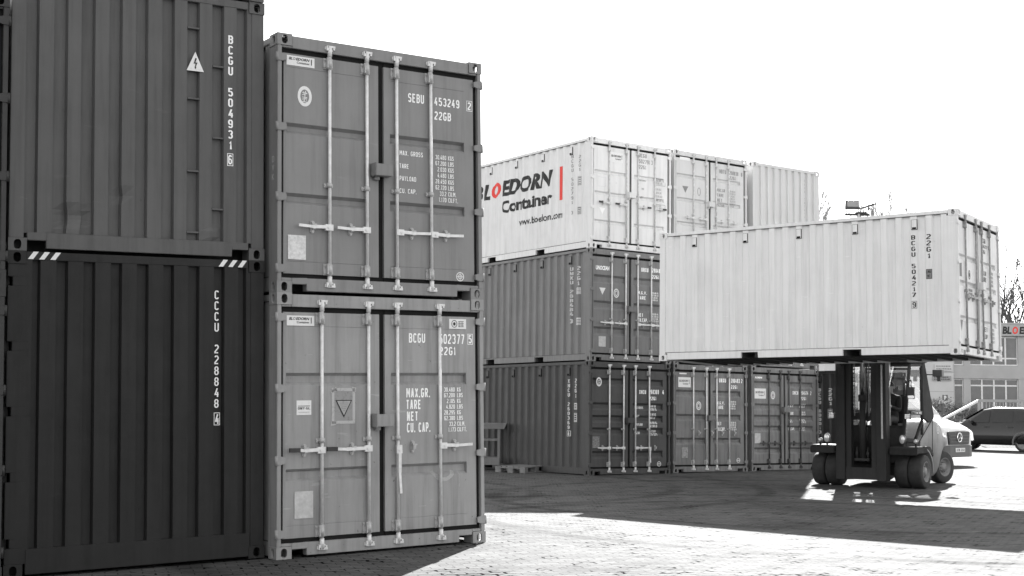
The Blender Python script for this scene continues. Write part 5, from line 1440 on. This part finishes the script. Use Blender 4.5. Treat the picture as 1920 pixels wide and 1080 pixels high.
def shrub(x, y, h, w, seed, label):
    rnd = random.Random(seed)
    t = thing('leafless_shrub', label, 'shrub', Matrix.Translation((x, y, 0)), group='shrubs by the office')
    b = MB(); lf = MB()
    for i in range(60):
        a, r = rnd.uniform(0, 2*PI), rnd.uniform(0, .25); tx = rnd.uniform(-w, w); ty = rnd.uniform(-.6, .6); th = h*rnd.uniform(.6, 1)
        p0 = Vector((r*math.cos(a), r*math.sin(a), 0)); p1 = Vector((tx*.5, ty*.5, th*.55)); p2 = Vector((tx, ty, th))
        b.tube(p0, p1, .018, .012, n=3, cap=False); b.tube(p1, p2, .012, .006, n=3, cap=False)
        for k in range(16):
            c = p1.lerp(p2, rnd.random()) + Vector((rnd.gauss(0, .12), rnd.gauss(0, .1), rnd.gauss(0, .12)))
            u = Vector((rnd.gauss(0, 1), rnd.gauss(0, 1), rnd.gauss(0, 1))).normalized()*.07; v = u.orthogonal().normalized()*.045
            lf.add([c-u, c+v, c+u, c-v], [(0, 1, 2, 3)])
    b.build('stems', M_BARK, t, fix=False); lf.build('leaves', plain('grey_leaf', .12, .7, var=.4, scale=5), t, fix=False)
shrub(28.3, 90, 2.4, 1.0, 3, 'shrub under the parking sign'); shrub(29.9, 90.5, 2.0, .9, 4, 'shrub between parking sign and gate brace'); shrub(26.6, 89.5, 2.2, 1.0, 8, 'shrub left of the parking sign beside the van')
shrub(22.3, 70, 1.5, .9, 9, 'low shrub seen beyond the gate brace')

# ------------------------------------------------------------------ floodlight mast
fm = thing('floodlight_mast', 'tall pole with two floodlights, its top showing above the lifted container', 'floodlight', Matrix.Translation((14.15, 55.2, 0)))
b = MB(); b.tube((0, 0, 0), (0, 0, 9.55), .11, .07, n=12); b.build('pole', M_GALV, fm)
b = MB(); b.box(-.55, .45, -.05, .05, 9.42, 9.50); b.box(-.12, .32, -.10, .10, 9.50, 9.56); b.box(.18, .21, -.02, .02, 9.5, 9.75); b.box(.38, .41, -.02, .02, 9.5, 9.82); b.box(-.52, -.49, -.02, .02, 9.5, 9.72); b.box(-.03, -.0, -.02, .02, 9.5, 9.72); b.build('cross_arm', plain('arm_grey', .03, .6), fm)
b = MB(); b.prism([(-.12, 9.70), (-.10, 10.04), (.0, 10.06), (.12, 9.72)], 'x', -.53, .0); b.box(-.57, .04, -.16, -.10, 9.66, 9.76); o = b.build('floodlight', plain('flood_grey', .045, .5, .2), fm)
b = MB(); b.add([(-.49, -.125, 9.77), (-.04, -.125, 9.77), (-.04, -.108, 10.01), (-.49, -.108, 10.01)], [(0, 1, 2, 3)]); b.build('lens', plain('flood_lens', .26, .2), o)
b = MB(); b.bar((.10, 0, 9.72), (.66, 0, 9.90), .36, .05); b.build('floodlight', plain('flood_grey', .16), fm)

# ------------------------------------------------------------------ bench and pallet beside the back stack
wb = thing('workbench', 'grey metal workbench standing by the side of the corner stack', 'workbench', Matrix.Translation((-.12, 33.35, .0)))
M_BEN = painted('bench_grey', .17, .5, .5, .3)
b = MB(); b.box(-2.4, -.08, -.35, .35, 1.06, 1.12); b.box(-2.4, -.12, -.34, .34, .985, 1.06); b.prism([(-.12, .985), (-.12, 1.12), (.03, 1.12), (-.03, .985)], 'y', -.34, .34); b.build('table_top', M_BEN, wb, bevel=.004)
for x in (-.19, -2.3):
    for y in (-.31, .25): b = MB(); b.box(x, x+.055, y, y+.055, .02, .985); b.build('leg', M_BEN, wb)
b = MB(); b.box(-2.25, -.19, -.31, -.27, .70, .745); b.box(-2.25, -.19, .26, .30, .70, .745); b.build('cross_rail', M_BEN, wb)
b = MB(); b.box(-2.25, -.135, -.36, .30, .12, .30); b.build('lower_shelf', M_BEN, wb, bevel=.004)
pa = thing('wooden_pallet', 'flat wooden pallet lying on the ground beside the corner stack', 'pallet', Matrix.Translation((.35, 31.60, .0)) @ Matrix.Rotation(math.atan2(1.4, .79), 4, 'Z'))
M_WOOD = plain('pallet_wood', .19, .8, var=.3, scale=8)
for y in (0, .3275, .655):
    b = MB(); b.box(0, 1.2, y, y+.145, .0, .022); b.build('runner', M_WOOD, pa)
    for x in (0, .5275, 1.055): b = MB(); b.box(x+.002, x+.143, y+.002, y+.143, .023, .100); b.build('block', M_WOOD, pa)
for x in (0, .5275, 1.055): b = MB(); b.box(x, x+.145, 0, .8, .101, .122); b.build('stringer', M_WOOD, pa)
for y, w_ in ((0, .145), (.19, .10), (.3275, .145), (.51, .10), (.655, .145)): b = MB(); b.box(0, 1.2, y, y+w_, .123, .145); b.build('deck_board', M_WOOD, pa)
